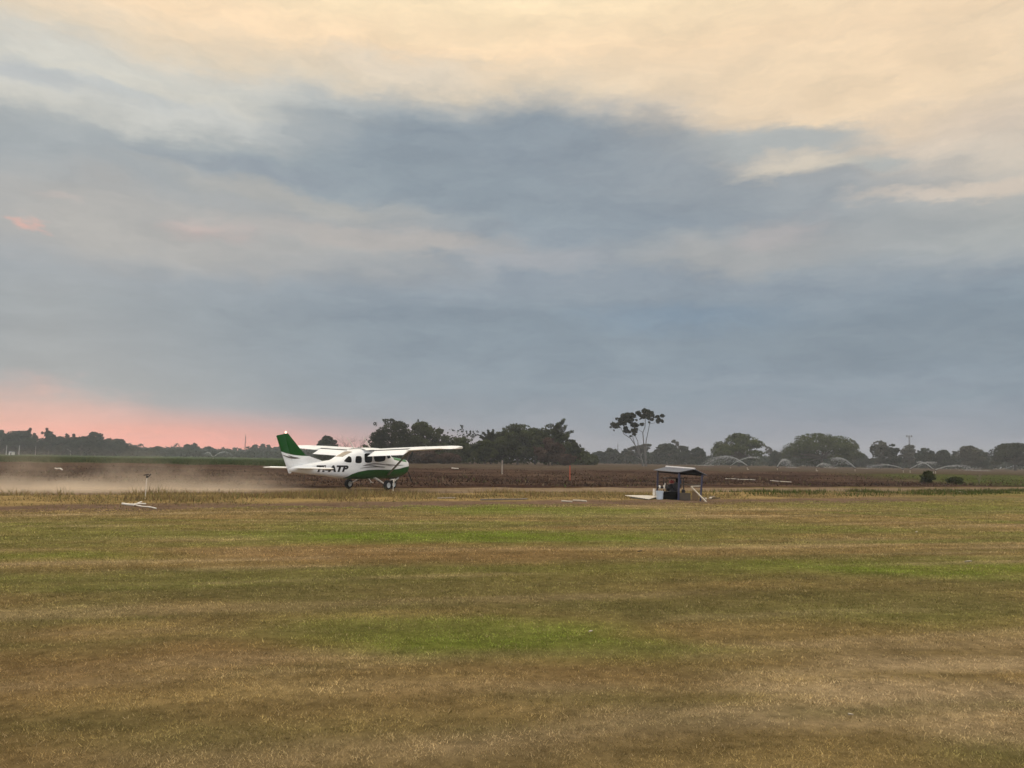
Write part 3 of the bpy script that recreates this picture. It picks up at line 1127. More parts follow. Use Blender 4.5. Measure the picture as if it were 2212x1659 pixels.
for side in (-1, 1):
    m = MB()
    def sec_pts(r, cut, sc=1.0):
        o_, ch, xle, z0 = wing_sec(r, cut)
        cx_ = xle + FO - ch*.45
        return [(cx_ + (a - cx_)*(sc if sc < 1 else 1), side*r, z0 + .01 + (z_ - z0 - .01)*sc) for a, z_ in o_]
    inner = [sec_pts(r, .735) for r in (.0, .55, 1.0, 1.6, 2.2, 2.90)]
    m.grid(inner, closed=True)
    m.add(inner[-1], [tuple(range(len(inner[-1])))])
    outer = [sec_pts(r, .99) for r in (2.905, 3.4, 4.0, 4.4, 4.63)]
    m.grid(outer, closed=True)
    m.add(outer[0], [tuple(range(len(outer[0])))])
    wing = m.build('wing', M_white, plane, smooth=True)
    # drooped tip
    m = MB()
    tips = []
    for r, sc in ((4.635, 1.0), (4.85, 1.0), (5.05, .93), (5.18, .75), (5.26, .42), (5.28, .1)):
        p = sec_pts(r, .99, sc)
        dr = max(0, r - 4.635)
        tips.append([(a, y_, z_ - (.10*dr if z_ < 1.865 + .042*r else .04*dr)) for a, y_, z_ in p])
    m.grid(tips, closed=True)
    m.add(tips[-1], [tuple(range(len(tips[-1])))])
    m.build('wing_tip', M_white, wing, smooth=True)
    # flap, lowered
    m = MB()
    fl = []
    for r in (.72, 1.2, 1.9, 2.88):
        o_, ch, xle, z0 = wing_sec(r)
        hx, hz_ = xle + FO - ch*.765, z0 - .06
        L_ = .52
        a = R(25)
        pr = [(0, .045), (-.10, .05), (-.25, .035), (-L_, .004), (-L_, -.004), (-.25, -.02), (-.10, -.035), (0, -.04), (.05, 0)]
        fl.append([(hx + p*math.cos(a) + q*math.sin(a) - .03, side*r, hz_ + p*math.sin(a) + q*math.cos(a) - .03) for p, q in pr])
    m.grid(fl, closed=True)
    m.add(fl[0], [tuple(range(9))])
    m.add(fl[-1], [tuple(range(9))])
    m.build('flap', M_white, plane, smooth=True)
    m = MB()
    cv = []
    for r in (.60, 1.6, 2.89):
        o_, ch, xle, z0 = wing_sec(r, .735)
        (ax_, az_), (bx_, bz_) = o_[0], o_[-1]
        cv.append([(ax_ - .004, side*r, az_ - .006), (ax_ - .05, side*r, (az_ + bz_)/2 - .01), (bx_ - .004, side*r, bz_)])
    m.grid(cv)
    m.build('flap_gap_shade', M_gap, wing)  # dark strip over the white wing edge, painted as shade in the flap gap
    # aileron hinge line and gap
    m = MB()
    o1, ch1, xl1, z1_ = wing_sec(2.95)
    o2, ch2, xl2, z2_ = wing_sec(4.6)
    m.bar((xl1 + FO - ch1*.76, side*2.95, z1_ - .030), (xl2 + FO - ch2*.76, side*4.6, z2_ - .022), .012, .014)
    m.build('aileron_hinge', M_gap, wing)
    # strut
    m = MB()
    a, b = Vector((-2.25 + FO, side*.54, .70)), Vector((-2.75 + FO, side*2.30, 1.90))
    P = []
    for p in (a, b):
        P.append([(p.x + .085*math.cos(k*PI/5), p.y, p.z + .032*math.sin(k*PI/5)) for k in range(10)])
    m.grid(P, closed=True)
    m.build('wing_strut', M_strut, plane, smooth=True)
    # wing root fairing on the roof
m = MB()
P = []
for i in range(13):
    f = -2.22 - 1.75*i/12
    P.append([(f + FO, y_, fus_z(f, 0)*.5 + .5*(1.955) + .02 - .10*(abs(y_)/.62)**3 + .03*math.sin(PI*i/12)) for y_ in np.linspace(-.62, .62, 11)])
m.grid(P).build('roof_fairing', M_white, plane, smooth=True)


# ---- tail: thin solids from an outline
def thin(outline, th, horizontal=False, y0_=0, z_=0):
    """outline [(station, span)]; a symmetric section, thickest in the middle"""
    n = len(outline)
    c_ = Vector((sum(p[0] for p in outline)/n, sum(p[1] for p in outline)/n, 0))
    vs, fsx = [], []
    for sgn in (1, -1):
        for k in (1.0, .8):
            for p in outline:
                q = Vector((p[0], p[1], 0))
                q = c_ + (q - c_)*k
                h = 0.004 if k == 1.0 else th/2
                if horizontal:
                    vs.append((q.x + FO, q.y, z_ + sgn*h))
                else:
                    vs.append((q.x + FO, y0_ + sgn*h, q.y))
    for b in (0, 2*n):
        for i in range(n):
            fsx.append((b + i, b + (i + 1) % n, b + n + (i + 1) % n, b + n + i))
        fsx.append(tuple(b + n + i for i in range(n)))
    for i in range(n):
        fsx.append((i, (i + 1) % n, 2*n + (i + 1) % n, 2*n + i))
    return vs, fsx


MB().add(*thin([(-6.10, 1.30), (-6.65, 1.44), (-7.22, 1.585), (-7.36, 1.68), (-8.28, 2.50), (-8.36, 2.53), (-8.56, 2.50), (-8.38, 2.05), (-8.14, 1.50), (-7.94, 1.02), (-7.1, 1.13)], .10)).build('fin', M_fin, plane, smooth=True)
rud = MB().add(*thin([(-8.50, 2.495), (-8.92, 2.415), (-8.95, 2.38), (-8.62, 1.67), (-8.17, .80), (-8.06, .80), (-7.90, 1.00), (-8.09, 1.48), (-8.32, 2.05)], .07)).build('rudder', M_fin, plane, smooth=True)
m = MB()
for side in (-1, 1):
    for pts, wd in (([(-8.66, 1.60), (-8.3, 1.50), (-7.9, 1.45), (-7.6, 1.46)], .03), ([(-8.3, 1.575), (-8.0, 1.49), (-7.7, 1.47)], .022)):
        P = []
        for i in range(13):
            t_ = i/12*(len(pts) - 1)
            j = min(int(t_), len(pts) - 2)
            q = t_ - j
            px_, pz_ = [pts[j][e]*(1 - q) + pts[j + 1][e]*q for e in (0, 1)]
            hw_ = wd*math.sin(PI*(i*.92 + .5)/12)
            P.append([(px_ + FO, side*.056, pz_ - hw_), (px_ + FO, side*.056, pz_ + hw_)])
        m.grid(P)
m.build('tail_stripe', M_swoosh, plane)
for side in (-1, 1):
    MB().add(*thin([(-6.94, side*.10), (-7.36, side*1.86), (-7.46, side*1.96), (-7.58, side*1.97), (-7.66, side*1.91), (-7.60, side*.12)], .085, True, z_=1.03)).build('stabiliser', M_white, plane, smooth=True)
    MB().add(*thin([(-7.58, side*.14), (-7.64, side*1.95), (-7.88, side*1.97), (-8.0, side*1.81), (-8.06, side*.26), (-7.91, side*.14)], .05, True, z_=1.03)).build('elevator', M_white, plane, smooth=True)
M_beacon = bpy.data.materials.new('beacon_light')
M_beacon.use_nodes = True
t = NT(M_beacon.node_tree)
e = t.n('ShaderNodeEmission')
t.put(e.inputs[0], t.ramp(t.n('ShaderNodeLayerWeight').outputs['Facing'], [(0, (1, .75, .6)), (1, (1, .25, .12))]))
e.inputs[1].default_value = 2.2
t.put(t.n('ShaderNodeOutputMaterial').inputs[0], e.outputs[0])
m = MB()
m.lathe([(.0, .11), (.03, .10), (.045, .07), (.05, .03), (.04, 0)], 'Z', 12, (-8.44 + FO, 0, 2.51))
m.build('beacon', M_beacon, plane, smooth=True)
# aerials
for f, yy, h in ((-3.25, -.25, .55), (-4.05, .1, .52)):
    m = MB()
    m.tube([(f + FO, yy, 1.95), (f + FO - .25, yy, 1.95 + h*.55), (f + FO - .52, yy, 1.95 + h)], [.03, .022, .016], 6)
    m.build('aerial', M_leg, plane, smooth=True)


# ---- undercarriage and propeller
def wheel(name, c, r_, w_):
    prof = []
    for k in range(13):
        a = PI*k/12
        prof.append((r_ - w_/2*.9 + w_/2*.9*math.sin(a), -w_/2*math.cos(a)))
    prof = [(r_*.52, -w_/2*.9)] + prof + [(r_*.52, w_/2*.9)]
    t_ = MB().lathe(prof, 'Y', 28, c).build(name, M_tyre, plane, smooth=True)
    hub = MB()
    hub.lathe([(0, -w_/2*.75), (r_*.16, -w_/2*.95), (r_*.2, -w_/2*.6), (r_*.46, -w_/2*.7), (r_*.52, -w_/2*.92), (r_*.52, w_/2*.92), (r_*.46, w_/2*.7), (r_*.2, w_/2*.6), (r_*.16, w_/2*.95), (0, w_/2*.75)], 'Y', 20, c)
    hub.build('rim', M_rim, t_, smooth=True)
    return t_


for side in (-1, 1):
    wheel('main_wheel', (0, side*1.24, .225), .25, .195)
    m = MB()
    P = []
    for y_, z_, wd, th in ((.40, .56, .16, .05), (.62, .48, .13, .045), (.90, .35, .10, .04), (1.13, .245, .085, .035)):
        P.append([(a*wd*.5 + .03, side*y_, z_ + b*th*.5) for a, b in ((-1, -1), (1, -1), (1, 1), (-1, 1))])
    m.grid(P, closed=True)
    m.build('gear_leg', M_leg, plane, smooth=False, bevel=.006)
wheel('nose_wheel', (-1.22 + FO, 0, .19), .235, .18)
m = MB()
m.tube([(-1.40 + FO, 0, .62), (-1.30 + FO, 0, .43)], .038, 10)
for sy in (-1, 1):
    m.bar((-1.30 + FO, sy*.10, .45), (-1.22 + FO, sy*.105, .20), .025, .05)
m.bar((-1.30 + FO, -.11, .45), (-1.30 + FO, .11, .45), .05, .04)
m.build('nose_gear_fork', M_leg, plane)
m = MB()
m.tube([(-3.55 + FO, -.46, .53), (-3.50 + FO, -.58, .36)], .018, 6)
m.box((-3.50 + FO, -.62, .35), (.10, .12, .02))
m.build('boarding_step', M_leg, plane)
m = MB()
m.lathe([(.0, .33), (.05, .30), (.10, .22), (.14, .10), (.155, 0), (.155, -.02)], 'X', 20, (-.33 + FO, 0, 1.10))
m.build('spinner', M_white, plane, smooth=True)
for k in range(3):
    a0 = R(120*k)
    P = []
    for r_, ch, tw in ((.12, .06, 50), (.25, .10, 42), (.5, .125, 30), (.75, .11, 22), (.93, .08, 17), (.99, .03, 15)):
        tw = R(tw)
        row = []
        for q, th in ((-.5, 0), (-.2, .10), (.2, .08), (.5, 0), (.2, -.04), (-.2, -.05)):
            cx_, ct = q*ch, th*ch
            ax, tg = cx_*math.sin(tw) + ct*math.cos(tw), cx_*math.cos(tw) - ct*math.sin(tw)
            row.append((-.22 + FO + ax, r_*math.cos(a0) - tg*math.sin(a0), 1.09 + r_*math.sin(a0) + tg*math.cos(a0)))
        P.append(row)
    m = MB()
    m.grid(P, closed=True)
    m.build('propeller_blade', M_dark, plane, smooth=True)

# ================================================================ pump shelter and what stands in it
def z2(x, y, d):
    """a point of the enlarged view of the shelter, at depth d"""
    return at((1960 + x/5.821)/1.47649, (1440 + y/5.821)/1.47649, d)


M_post = pmat('blue_grey_paint', (.040, .040, .078), .55, var=.25, vscale=6)
M_roof = pmat('galvanised_sheet', (.13, .14, .175), .45, metal=.3, var=.22, vscale=2.5, spec=.4)
M_shade_rafter = pmat('gable_shade_and_rafter', (.007, .007, .008), .9, var=.3, spec=.05)  # near-black: painted shade under the roof end, and the rafter colour
M_sheet = pmat('white_sheet', (.66, .60, .52), .55, var=.16, vscale=4)
M_pail = pmat('white_plastic', (.58, .64, .70), .4, var=.08)
M_pvc = pmat('pvc', (.72, .66, .58), .45, var=.12, vscale=5)
M_block = pmat('concrete', (.105, .080, .058), .9, var=.25, vscale=6, bump=.4, bscale=60)
M_ply = pmat('plywood', (.16, .095, .045), .75, var=.2, vscale=5)
M_plank = pmat('pale_wood', (.50, .43, .34), .75, var=.18, vscale=7)
M_oldwood = pmat('weathered_wood', (.105, .085, .065), .85, var=.3, vscale=8)
M_red = pmat('red_enamel', (.21, .014, .010), .45, var=.3, vscale=7)
M_iron = pmat('oily_iron', (.016, .012, .012), .55, var=.4, vscale=9)
M_blackp = pmat('black_plastic', (.004, .004, .004), .8, var=.2, spec=.1)
M_stick = pmat('bleached_stick', (.34, .28, .22), .8, var=.25, vscale=8)
M_orange = pmat('orange_paint', (.36, .075, .03), .6, var=.25, vscale=6)

base = z2(1190, 890, 31.0)
G0 = hz(base.x, base.y)
sh = empty('pump_shelter', (base.x, base.y, G0))
tag(sh, 'low open shelter of blue grey posts under a corrugated metal gable roof', 'shelter')
O_ = Vector((base.x, base.y, G0))
W_ = lambda v: v - O_                         # world point to shelter space


def sheet_grid(A, B, C, D_, n, waves, amp, th, m, lap=0):
    """corrugated sheet; waves run across A->B; A,B one edge, D,C the other"""
    for off in (0, 1):
        pass
    nrm = ((B - A).cross(D_ - A)).normalized()
    if nrm.z < 0:
        nrm = -nrm
    top, bot = [], []
    for i in range(n + 1):
        a = i/n
        w_ = nrm*(amp*math.sin(2*PI*waves*a))
        p, q = A.lerp(B, a) + w_, D_.lerp(C, a) + w_
        mid = p.lerp(q, .5)
        top.append([p + nrm*th, mid + nrm*th, q + nrm*th])
        bot.append([p, mid, q])
    m.grid(top)
    m.grid(bot)
    for k in (0, 2):
        m.grid([[t_[k], b_[k]] for t_, b_ in zip(top, bot)])
    for i in (0, n):
        m.grid([top[i], bot[i]])
    return m


rn, rf = z2(1490, 326, 30.55), z2(960, 284, 33.2)
en, ef = z2(1195, 386, 30.9), z2(715, 346, 33.55)
fn = z2(1722, 442, 30.15)
ff = fn + (ef - en)
m = MB()
sheet_grid(W_(rn), W_(rf), W_(ef), W_(en), 96, 17, .012, .004, m)
m.build('roof_sheet', M_roof, sh, smooth=True)
m = MB()
sheet_grid(W_(rn), W_(rf), W_(ff), W_(fn), 96, 17, .012, .004, m)
m.build('roof_sheet', M_roof, sh, smooth=True)
m = MB()
m.tube([W_(rn) + Vector((0, 0, .012)), W_(rf) + Vector((0, 0, .012))], [.035, .035], 8)
m.build('ridge_cap', pmat('bright_sheet', (.62, .60, .62), .4, metal=.2, var=.1), sh, smooth=True)
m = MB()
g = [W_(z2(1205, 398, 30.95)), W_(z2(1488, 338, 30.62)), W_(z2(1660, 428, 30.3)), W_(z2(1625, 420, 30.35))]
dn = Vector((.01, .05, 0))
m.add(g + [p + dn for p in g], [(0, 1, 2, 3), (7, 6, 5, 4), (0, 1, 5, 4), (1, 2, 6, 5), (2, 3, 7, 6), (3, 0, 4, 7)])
m.build('gable_shade', M_shade_rafter, sh)  # black panel filling the gable, painted as the shade under the roof
PF_t, PF_b = W_(z2(1205, 400, 31.0)), W_(z2(1184, 892, 31.0))
PR_t, PR_b = W_(z2(1628, 428, 30.4)), W_(z2(1592, 915, 30.4))
PL_t, PL_b = W_(z2(806, 362, 33.3)), W_(z2(788, 800, 33.3))
PB_t = PL_t + (PR_t - PF_t)
PB_b = PL_b + (PR_b - PF_b)
for a, b, wd in ((PF_t, PF_b, .07), (PR_t, PR_b, .06), (PL_t, PL_b, .065), (PB_t, PB_b, .065)):
    b = b.copy()
    b.z = hz(b.x + O_.x, b.y + O_.y) - O_.z - .03
    m = MB()
    m.bar(b, a + (a - b).normalized()*.03, wd, wd)
    m.build('post', M_post, sh, bevel=.006)
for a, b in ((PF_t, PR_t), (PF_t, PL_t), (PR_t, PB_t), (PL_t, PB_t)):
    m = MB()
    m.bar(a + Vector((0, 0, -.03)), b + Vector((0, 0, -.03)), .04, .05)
    m.build('rafter', M_shade_rafter, sh)

# --- engine driven pump on its stand
eng = z2(1090, 700, 31.9)
E0 = hz(eng.x, eng.y)
pump = empty('engine_pump', (eng.x, eng.y, E0))
tag(pump, 'dark red engine driven water pump in a black bar frame under the shelter roof', 'pump')
WE = lambda x, y, d=31.9: z2(x, y, d) - Vector((eng.x, eng.y, E0))
m = MB()
c1, c2 = WE(960, 492), WE(1282, 500)
for p, q in ((c1, c2), (c1, WE(958, 742)), (c2, WE(1282, 700)), (c1, c1 + Vector((0, .5, 0))), (c2, c2 + Vector((0, .5, 0))), (c1 + Vector((0, .5, 0)), c2 + Vector((0, .5, 0))), (c1 + Vector((0, .5, 0)), WE(958, 742) + Vector((0, .5, 0))), (c2 + Vector((0, .5, 0)), WE(1282, 700) + Vector((0, .5, 0)))):
    m.tube([p, q], .018, 8)
m.build('bar_frame', M_iron, pump, smooth=True)
px_ = lambda a: a/473.0
m = MB()
ctr = WE(1105, 660)
m.box((ctr.x, .22, ctr.z + .02), (.30, .34, .20))
for k in range(6):
    m.box((ctr.x, .22, ctr.z - .06 + .035*k), (.33, .37, .012))
m.box((ctr.x + .02, .2, ctr.z - .14), (.34, .36, .10))
m.build('engine_block', M_iron, pump, bevel=.008)
m = MB()
tk = WE(1078, 568)
m.box((tk.x, .2, tk.z), (.17, .24, .13))
m.build('fuel_tank', M_red, pump, bevel=.03, smooth=True)
m = MB()
m.lathe([(0, -.03), (.03, -.03), (.03, 0), (.03, .02), (0, .02)], 'Z', 12, (tk.x, .2, tk.z + .07))
m.build('fuel_cap', M_blackp, pump, smooth=True)
m = MB()
m.lathe([(0, -.05), (.15, -.05), (.16, -.03), (.16, .03), (.12, .05), (.05, .03), (0, .03)], 'Y', 24, (ctr.x + .10, .02, ctr.z + .02))
m.build('recoil_housing', M_iron, pump, smooth=True)
m = MB()
af = WE(1190, 545)
m.lathe([(0, -.11), (.085, -.11), (.09, -.08), (.09, .09), (.06, .115), (0, .115)], 'Z', 18, (af.x, .15, af.z))
m.build('air_filter', M_blackp, pump, smooth=True)
m = MB()
mf = WE(1240, 590)
m.tube([(mf.x, .25, mf.z - .05), (mf.x, .25, mf.z + .14)], .055, 12)
m.build('silencer', pmat('blue_drum', (.02, .05, .10), .5, var=.3), pump, smooth=True)
m = MB()
v0 = WE(1010, 670)
m.lathe([(.05, -.09), (.11, -.08), (.13, -.03), (.13, .03), (.11, .08), (.05, .09)], 'X', 20, (v0.x + .02, .18, v0.z - .02))
m.build('pump_volute', M_iron, pump, smooth=True)
a, b = WE(990, 668), WE(800, 668)
m = MB()
m.tube([(a.x, .18, a.z), (b.x, .18, b.z)], .045, 12)
m.build('suction_pipe', M_iron, pump, smooth=True)
for xx in (850, 935, 1018):
    f_ = WE(xx, 665)
    m = MB()
    m.lathe([(0, -.03), (.075, -.03), (.08, -.015), (.08, .015), (.075, .03), (0, .03)], 'X', 18, (f_.x, .17, f_.z))
    m.build('flange', M_pvc, pump, smooth=True)
m = MB()
s0, s1 = WE(930, 690), WE(952, 590)
m.tube([(s0.x, .12, s0.z), (s1.x, .12, s1.z)], [.03, .018], 10)
m.build('priming_pipe', M_pvc, pump, smooth=True)
m = MB()
lo = WE(1080, 745)
for sx in (-.22, .22):
    m.box((lo.x + sx, .25, lo.z/2), (.07, .5, max(.05, lo.z)))
m.box((lo.x, .25, lo.z - .03), (.52, .52, .05))
m.build('stand', M_iron, pump)

# --- black box in front of the pump
b0 = z2(1045, 892, 31.15)
bx = empty('storage_box', (b0.x, b0.y, hz(b0.x, b0.y)))
tag(bx, 'large black plastic box between the white pail and the front shelter post', 'box')
m = MB()
m.box((0, .17, .15), (.56, .36, .30), taper=1.04)
m.build('box_body', M_blackp, bx, bevel=.012)
m = MB()
m.box((0, .17, .312), (.60, .40, .028))
m.build('lid', M_blackp, bx, bevel=.008)

# --- white pail
b0 = z2(838, 890, 31.0)
pail = empty('pail', (b0.x, b0.y, hz(b0.x, b0.y)))
tag(pail, 'pale blue white plastic pail beside the left side of the shelter', 'pail')
m = MB()
m.lathe([(0, 0), (.125, 0), (.13, .01), (.146, .33), (.142, .33), (.126, .02), (0, .02)], 'Z', 28)
m.build('bucket', M_pail, pail, smooth=True)
m = MB()
for h_ in (.285, .31, .333):
    m.lathe([(.145, h_ - .006), (.155, h_ - .004), (.155, h_ + .004), (.145, h_ + .006)], 'Z', 28)
m.build('rim', M_pail, pail, smooth=True)
m = MB()
m.tube([(.152*math.cos(a), .152*math.sin(a)*.3 - .11*abs(math.sin(a)), .30 - .12*math.sin(a)) for a in np.linspace(0, PI, 13)], .004, 6)
m.build('handle', M_rim, pail, smooth=True)

# --- upright pvc stub with a collar
b0 = z2(738, 812, 32.2)
stub = empty('pvc_standpipe', (b0.x, b0.y, hz(b0.x, b0.y)))
tag(stub, 'short fat cream pipe standing upright behind the white pail', 'pipe')
m = MB()
m.lathe([(.0, -.02), (.055, -.02), (.055, .40), (.048, .40), (.048, .34), (0, .34)], 'Z', 20)
m.build('pipe', M_pvc, stub, smooth=True)
m = MB()
m.lathe([(.055, .16), (.066, .16), (.066, .27), (.055, .27)], 'Z', 20)
m.build('collar', M_pvc, stub, smooth=True)

# --- concrete block, plywood, leaning plank, rails
b0 = z2(1310, 895, 31.0)
o = MB().box((0, .12, .145), (.44, .26, .29)).build('concrete_block', M_block, None, bevel=.012)
o.location = (b0.x, b0.y, hz(b0.x, b0.y))
tag(o, 'rough grey concrete block on the ground just right of the front shelter post', 'block')
b0 = z2(1500, 893, 31.0)
m = MB()
m.bar((0, 0, 0), (.02, .09, .33), .25, .02)
o = m.build('plywood_offcut', M_ply, None, bevel=.003)
o.location = (b0.x, b0.y, hz(b0.x, b0.y))
tag(o, 'brown plywood offcut standing on edge behind the leaning white plank', 'board')
a, b = z2(1424, 652, 30.6), z2(1705, 938, 29.9)
b.z = hz(b.x, b.y) + .01
m = MB()
m.bar(Vector((0, 0, 0)), a - b, .065, .035)
o = m.build('leaning_plank', M_plank, None, bevel=.004)
o.location = b
tag(o, 'pale plank leaning down to the right from inside the shelter', 'plank')
ra, rb = z2(1225, 612, 31.4), z2(1602, 622, 30.45)
rail = MB()
rail.bar(W_(ra), W_(rb), .05, .045)
rail.build('cross_rail', M_oldwood, sh, bevel=.004)
ra, rb = z2(1425, 650, 30.7), z2(1598, 642, 30.42)
rail = MB()
rail.tube([W_(ra), W_(rb)], .026, 10)
rail.build('pale_rail', M_plank, sh, smooth=True)
b0 = z2(1290, 760, 31.15)
can = empty('oil_can', (b0.x, b0.y + .12, hz(b0.x, b0.y + .12) + .29))
tag(can, 'small dark oil can standing on the grey concrete block', 'can')
m = MB()
m.lathe([(0, 0), (.07, 0), (.07, .11), (.05, .13), (0, .13)], 'Z', 18)
m.build('can_body', M_iron, can, smooth=True)
m = MB()
m.tube([(.0, 0, .13), (.015, 0, .17), (.05, 0, .185)], .012, 8)
m.build('spout', M_iron, can, smooth=True)

# --- corrugated sheet lying on the ground, one edge propped up
A, B, C, D_ = z2(190, 818, 32.2), z2(560, 800, 33.2), z2(838, 842, 32.2), z2(640, 902, 30.9)
for p, h_ in ((A, .10), (B, .07), (C, .10), (D_, .035)):
    p.z = hz(p.x, p.y) + h_
m = MB()
cen = (A + B + C + D_)/4
sheet_grid(A - cen, D_ - cen, C - cen, B - cen, 90, 15, .012, .004, m)
o = m.build('corrugated_sheet', M_sheet, None, smooth=True)
o.location = cen
tag(o, 'cream corrugated roofing sheet lying on the bare ground left of the shelter', 'roofing sheet')
m = MB()
m.bar(z2(300, 850, 31.6) - cen, z2(560, 885, 31.2) - cen, .07, .06)
o = m.build('timber_prop', M_oldwood)
o.location = cen.x, cen.y, hz(cen.x, cen.y) + .05 - (z2(300, 850, 31.6).z - cen.z)
tag(o, 'dark length of timber under the near edge of the corrugated sheet', 'timber')

# --- broken wood right of the shelter
rg = random.Random(4)
for k, (xa, ya, xb, yb, lab, mt) in enumerate([
        (1650, 890, 1760, 860, 'short dark broken board nearest the foot of the leaning plank', M_oldwood),
        (1690, 905, 1720, 870, 'stubby pale wood block in the debris right of the shelter', M_stick),
        (1760, 858, 1850, 868, 'pale splintered board on top of the debris right of the shelter', M_stick),
        (1765, 885, 1800, 880, 'small whitish stone like chunk in the debris right of the shelter', M_plank),
        (1800, 878, 1952, 895, 'long dark stick at the far right end of the shelter debris', M_oldwood)]):
    a, b = z2(xa, ya, 31), z2(xb, yb, 31)
    a, b = gp((1960 + xa/5.821)/1.47649, (1440 + ya/5.821)/1.47649), gp((1960 + xb/5.821)/1.47649, (1440 + yb/5.821)/1.47649)
    if (b - a).length > 1.0:
        b = a + (b - a).normalized()*(.35 + .1*k)
    a.z, b.z = hz(a.x, a.y) + .03, hz(b.x, b.y) + .07
    m = MB()
    m.bar(Vector((0, 0, 0)), b - a, .09, .045)
    o = m.build('broken_board', mt, None, bevel=.006)
    o.location = a
    tag(o, lab, 'debris', 'broken wood beside the shelter')

# ================================================================ trees
M_leaf_dark = tint_mat('dark_foliage', (.010, .014, .007), (.040, .047, .018))
M_leaf_mid = tint_mat('green_foliage', (.017, .023, .009), (.078, .090, .030))
M_leaf_dome = tint_mat('domed_tree_foliage', (.018, .026, .008), (.078, .096, .022))
M_leaf_pale = tint_mat('pale_foliage', (.040, .042, .030), (.115, .112, .082))
M_leaf_brown = tint_mat('dead_foliage', (.050, .030, .023), (.115, .072, .050))
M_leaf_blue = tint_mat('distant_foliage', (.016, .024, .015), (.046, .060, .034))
M_bark = pmat('bark', (.075, .062, .050), .9, var=.3, vscale=3)
M_barkp = pmat('pale_bark', (.30, .27, .24), .85, var=.25, vscale=3)
M_twig = pmat('pinkish_twigs', (.150, .100, .095), .85, var=.25, vscale=1)
M_stem = pmat('grey_stem', (.15, .14, .13), .85, var=.25, vscale=2)
M_twigg = pmat('grey_twigs', (.170, .155, .135), .85, var=.25, vscale=1)


def leaf_mesh(rng, clumps, n, size, out_bias=.55, up=.25, gap=0.0, sz=None):
    """leaf sprays spread through the clumps: (cx,cy,cz,rx,ry,rz)"""
    C = np.array(clumps, float)
    wgt = C[:, 3]*C[:, 4] + C[:, 3]*C[:, 5]
    k = rng.choice(len(C), n, p=wgt/wgt.sum())
    d = rng.normal(0, 1, (n, 3))
    d /= np.linalg.norm(d, axis=1)[:, None]
    r_ = rng.random(n)**(1/3)
    r_ = out_bias + (1.08 - out_bias)*r_
    p = C[k, :3] + d*C[k, 3:6]*r_[:, None]
    nr = d*.7 + rng.normal(0, .65, (n, 3)) + np.array([0, 0, up])
    nr /= np.linalg.norm(nr, axis=1)[:, None]
    a = np.cross(nr, rng.normal(0, 1, (n, 3)))
    a /= np.linalg.norm(a, axis=1)[:, None]
    b = np.cross(nr, a)
    s_ = size*(.5 + .9*rng.random(n))
    a *= s_[:, None]
    b *= (s_*(.45 + .4*rng.random(n)))[:, None]
    # a spray of leaves: a ragged kite, bent along its middle
    V = np.stack([p - a, p - b*.9 + nr*s_[:, None]*.15, p + a*1.1, p + b], 1)
    ct = rng.random(len(C))
    tint = np.clip(.12 + .65*ct[k] + .35*(rng.random(n) - .5) + .25*d[:, 2], 0, 1)  # upward sides of clumps tinted paler, top light put into the leaf colour
    return V.reshape(-1, 3), np.arange(4*n).reshape(-1, 4), np.repeat(tint, 4)


def limbs(m, rng, base_z, H, ends, r0, fork=.35, lean=(0, 0)):
    """trunk, then a limb to each end point"""
    top = Vector((lean[0], lean[1], H*fork))
    m.tube([(0, 0, -.4), (0, 0, H*fork*.4), tuple(top*.75 + Vector((0, 0, 0))), tuple(top)], [r0*1.35, r0, r0*.88, r0*.75], 9)
    for e in ends:
        e = Vector(e)
        mid = top.lerp(e, .5) + Vector((rng.normal()*.05*H, rng.normal()*.05*H, -.02*H + abs(rng.normal())*.03*H))
        r1 = r0*(.25 + .25*rng.random())
        m.tube([tuple(top*.93), tuple(mid), tuple(e)], [r1*1.4, r1, r1*.25], 6, cap=False)


def crown_broad(rng, H, hw, low=.12, n=34, asym=0.0):
    out = []
    for i in range(n):
        for _ in range(20):
            p = rng.uniform(-1, 1, 3)
            if .35 < np.linalg.norm(p) < 1:
                break
        h0, h1 = H*low, H*.97
        sc = .62 + .38*rng.random()
        wz = 1 - .25*max(0, p[2])
        rr = hw*(.15 + .17*rng.random())
        z = (h0 + h1)/2 + p[2]*(h1 - h0)/2
        z = min(z, H - rr*.6)
        out.append((p[0]*(hw - rr*.7)*wz + asym*hw*.3*p[2], p[1]*(hw - rr*.7)*.85*wz, max(z, rr*.7), rr, rr, rr*(.55 + .25*rng.random())))
    for i in range(12):                            # sprays that stick out of the outline
        th, sl = rng.uniform(0, 2*PI), rng.uniform(-.2, 1.3)
        rr = hw*rng.uniform(.05, .10)
        out.append((math.cos(th)*math.cos(sl)*hw*.98, math.sin(th)*math.cos(sl)*hw*.8, min(H*.99, H*(.5 + .49*math.sin(sl))), rr, rr, rr*.7))
    # something right at the top
    out.append((rng.normal()*.15*hw, 0, H - hw*.12, hw*.22, hw*.22, hw*.13))
    return out


def crown_dome(rng, H, hw, n=74, zc=.30, skew=0.0):
    out = []
    for i in range(n):
        th = rng.uniform(0, 2*PI)
        u_ = rng.random()**.8                      # 0 rim .. 1 top
        e_ = math.asin(u_)
        rr = hw*(.13 + .09*rng.random())
        rad = math.cos(e_)*(hw - rr*.6)
        z = H*zc + (H*(1 - zc) - rr*.45)*u_
        if rng.random() < .38:                     # hanging lower boughs
            z -= H*.22*rng.random()
            rad *= .75
        out.append((rad*math.cos(th) + skew*hw*.2*u_, rad*math.sin(th), z, rr*1.25, rr*1.25, rr*.55))
    return out


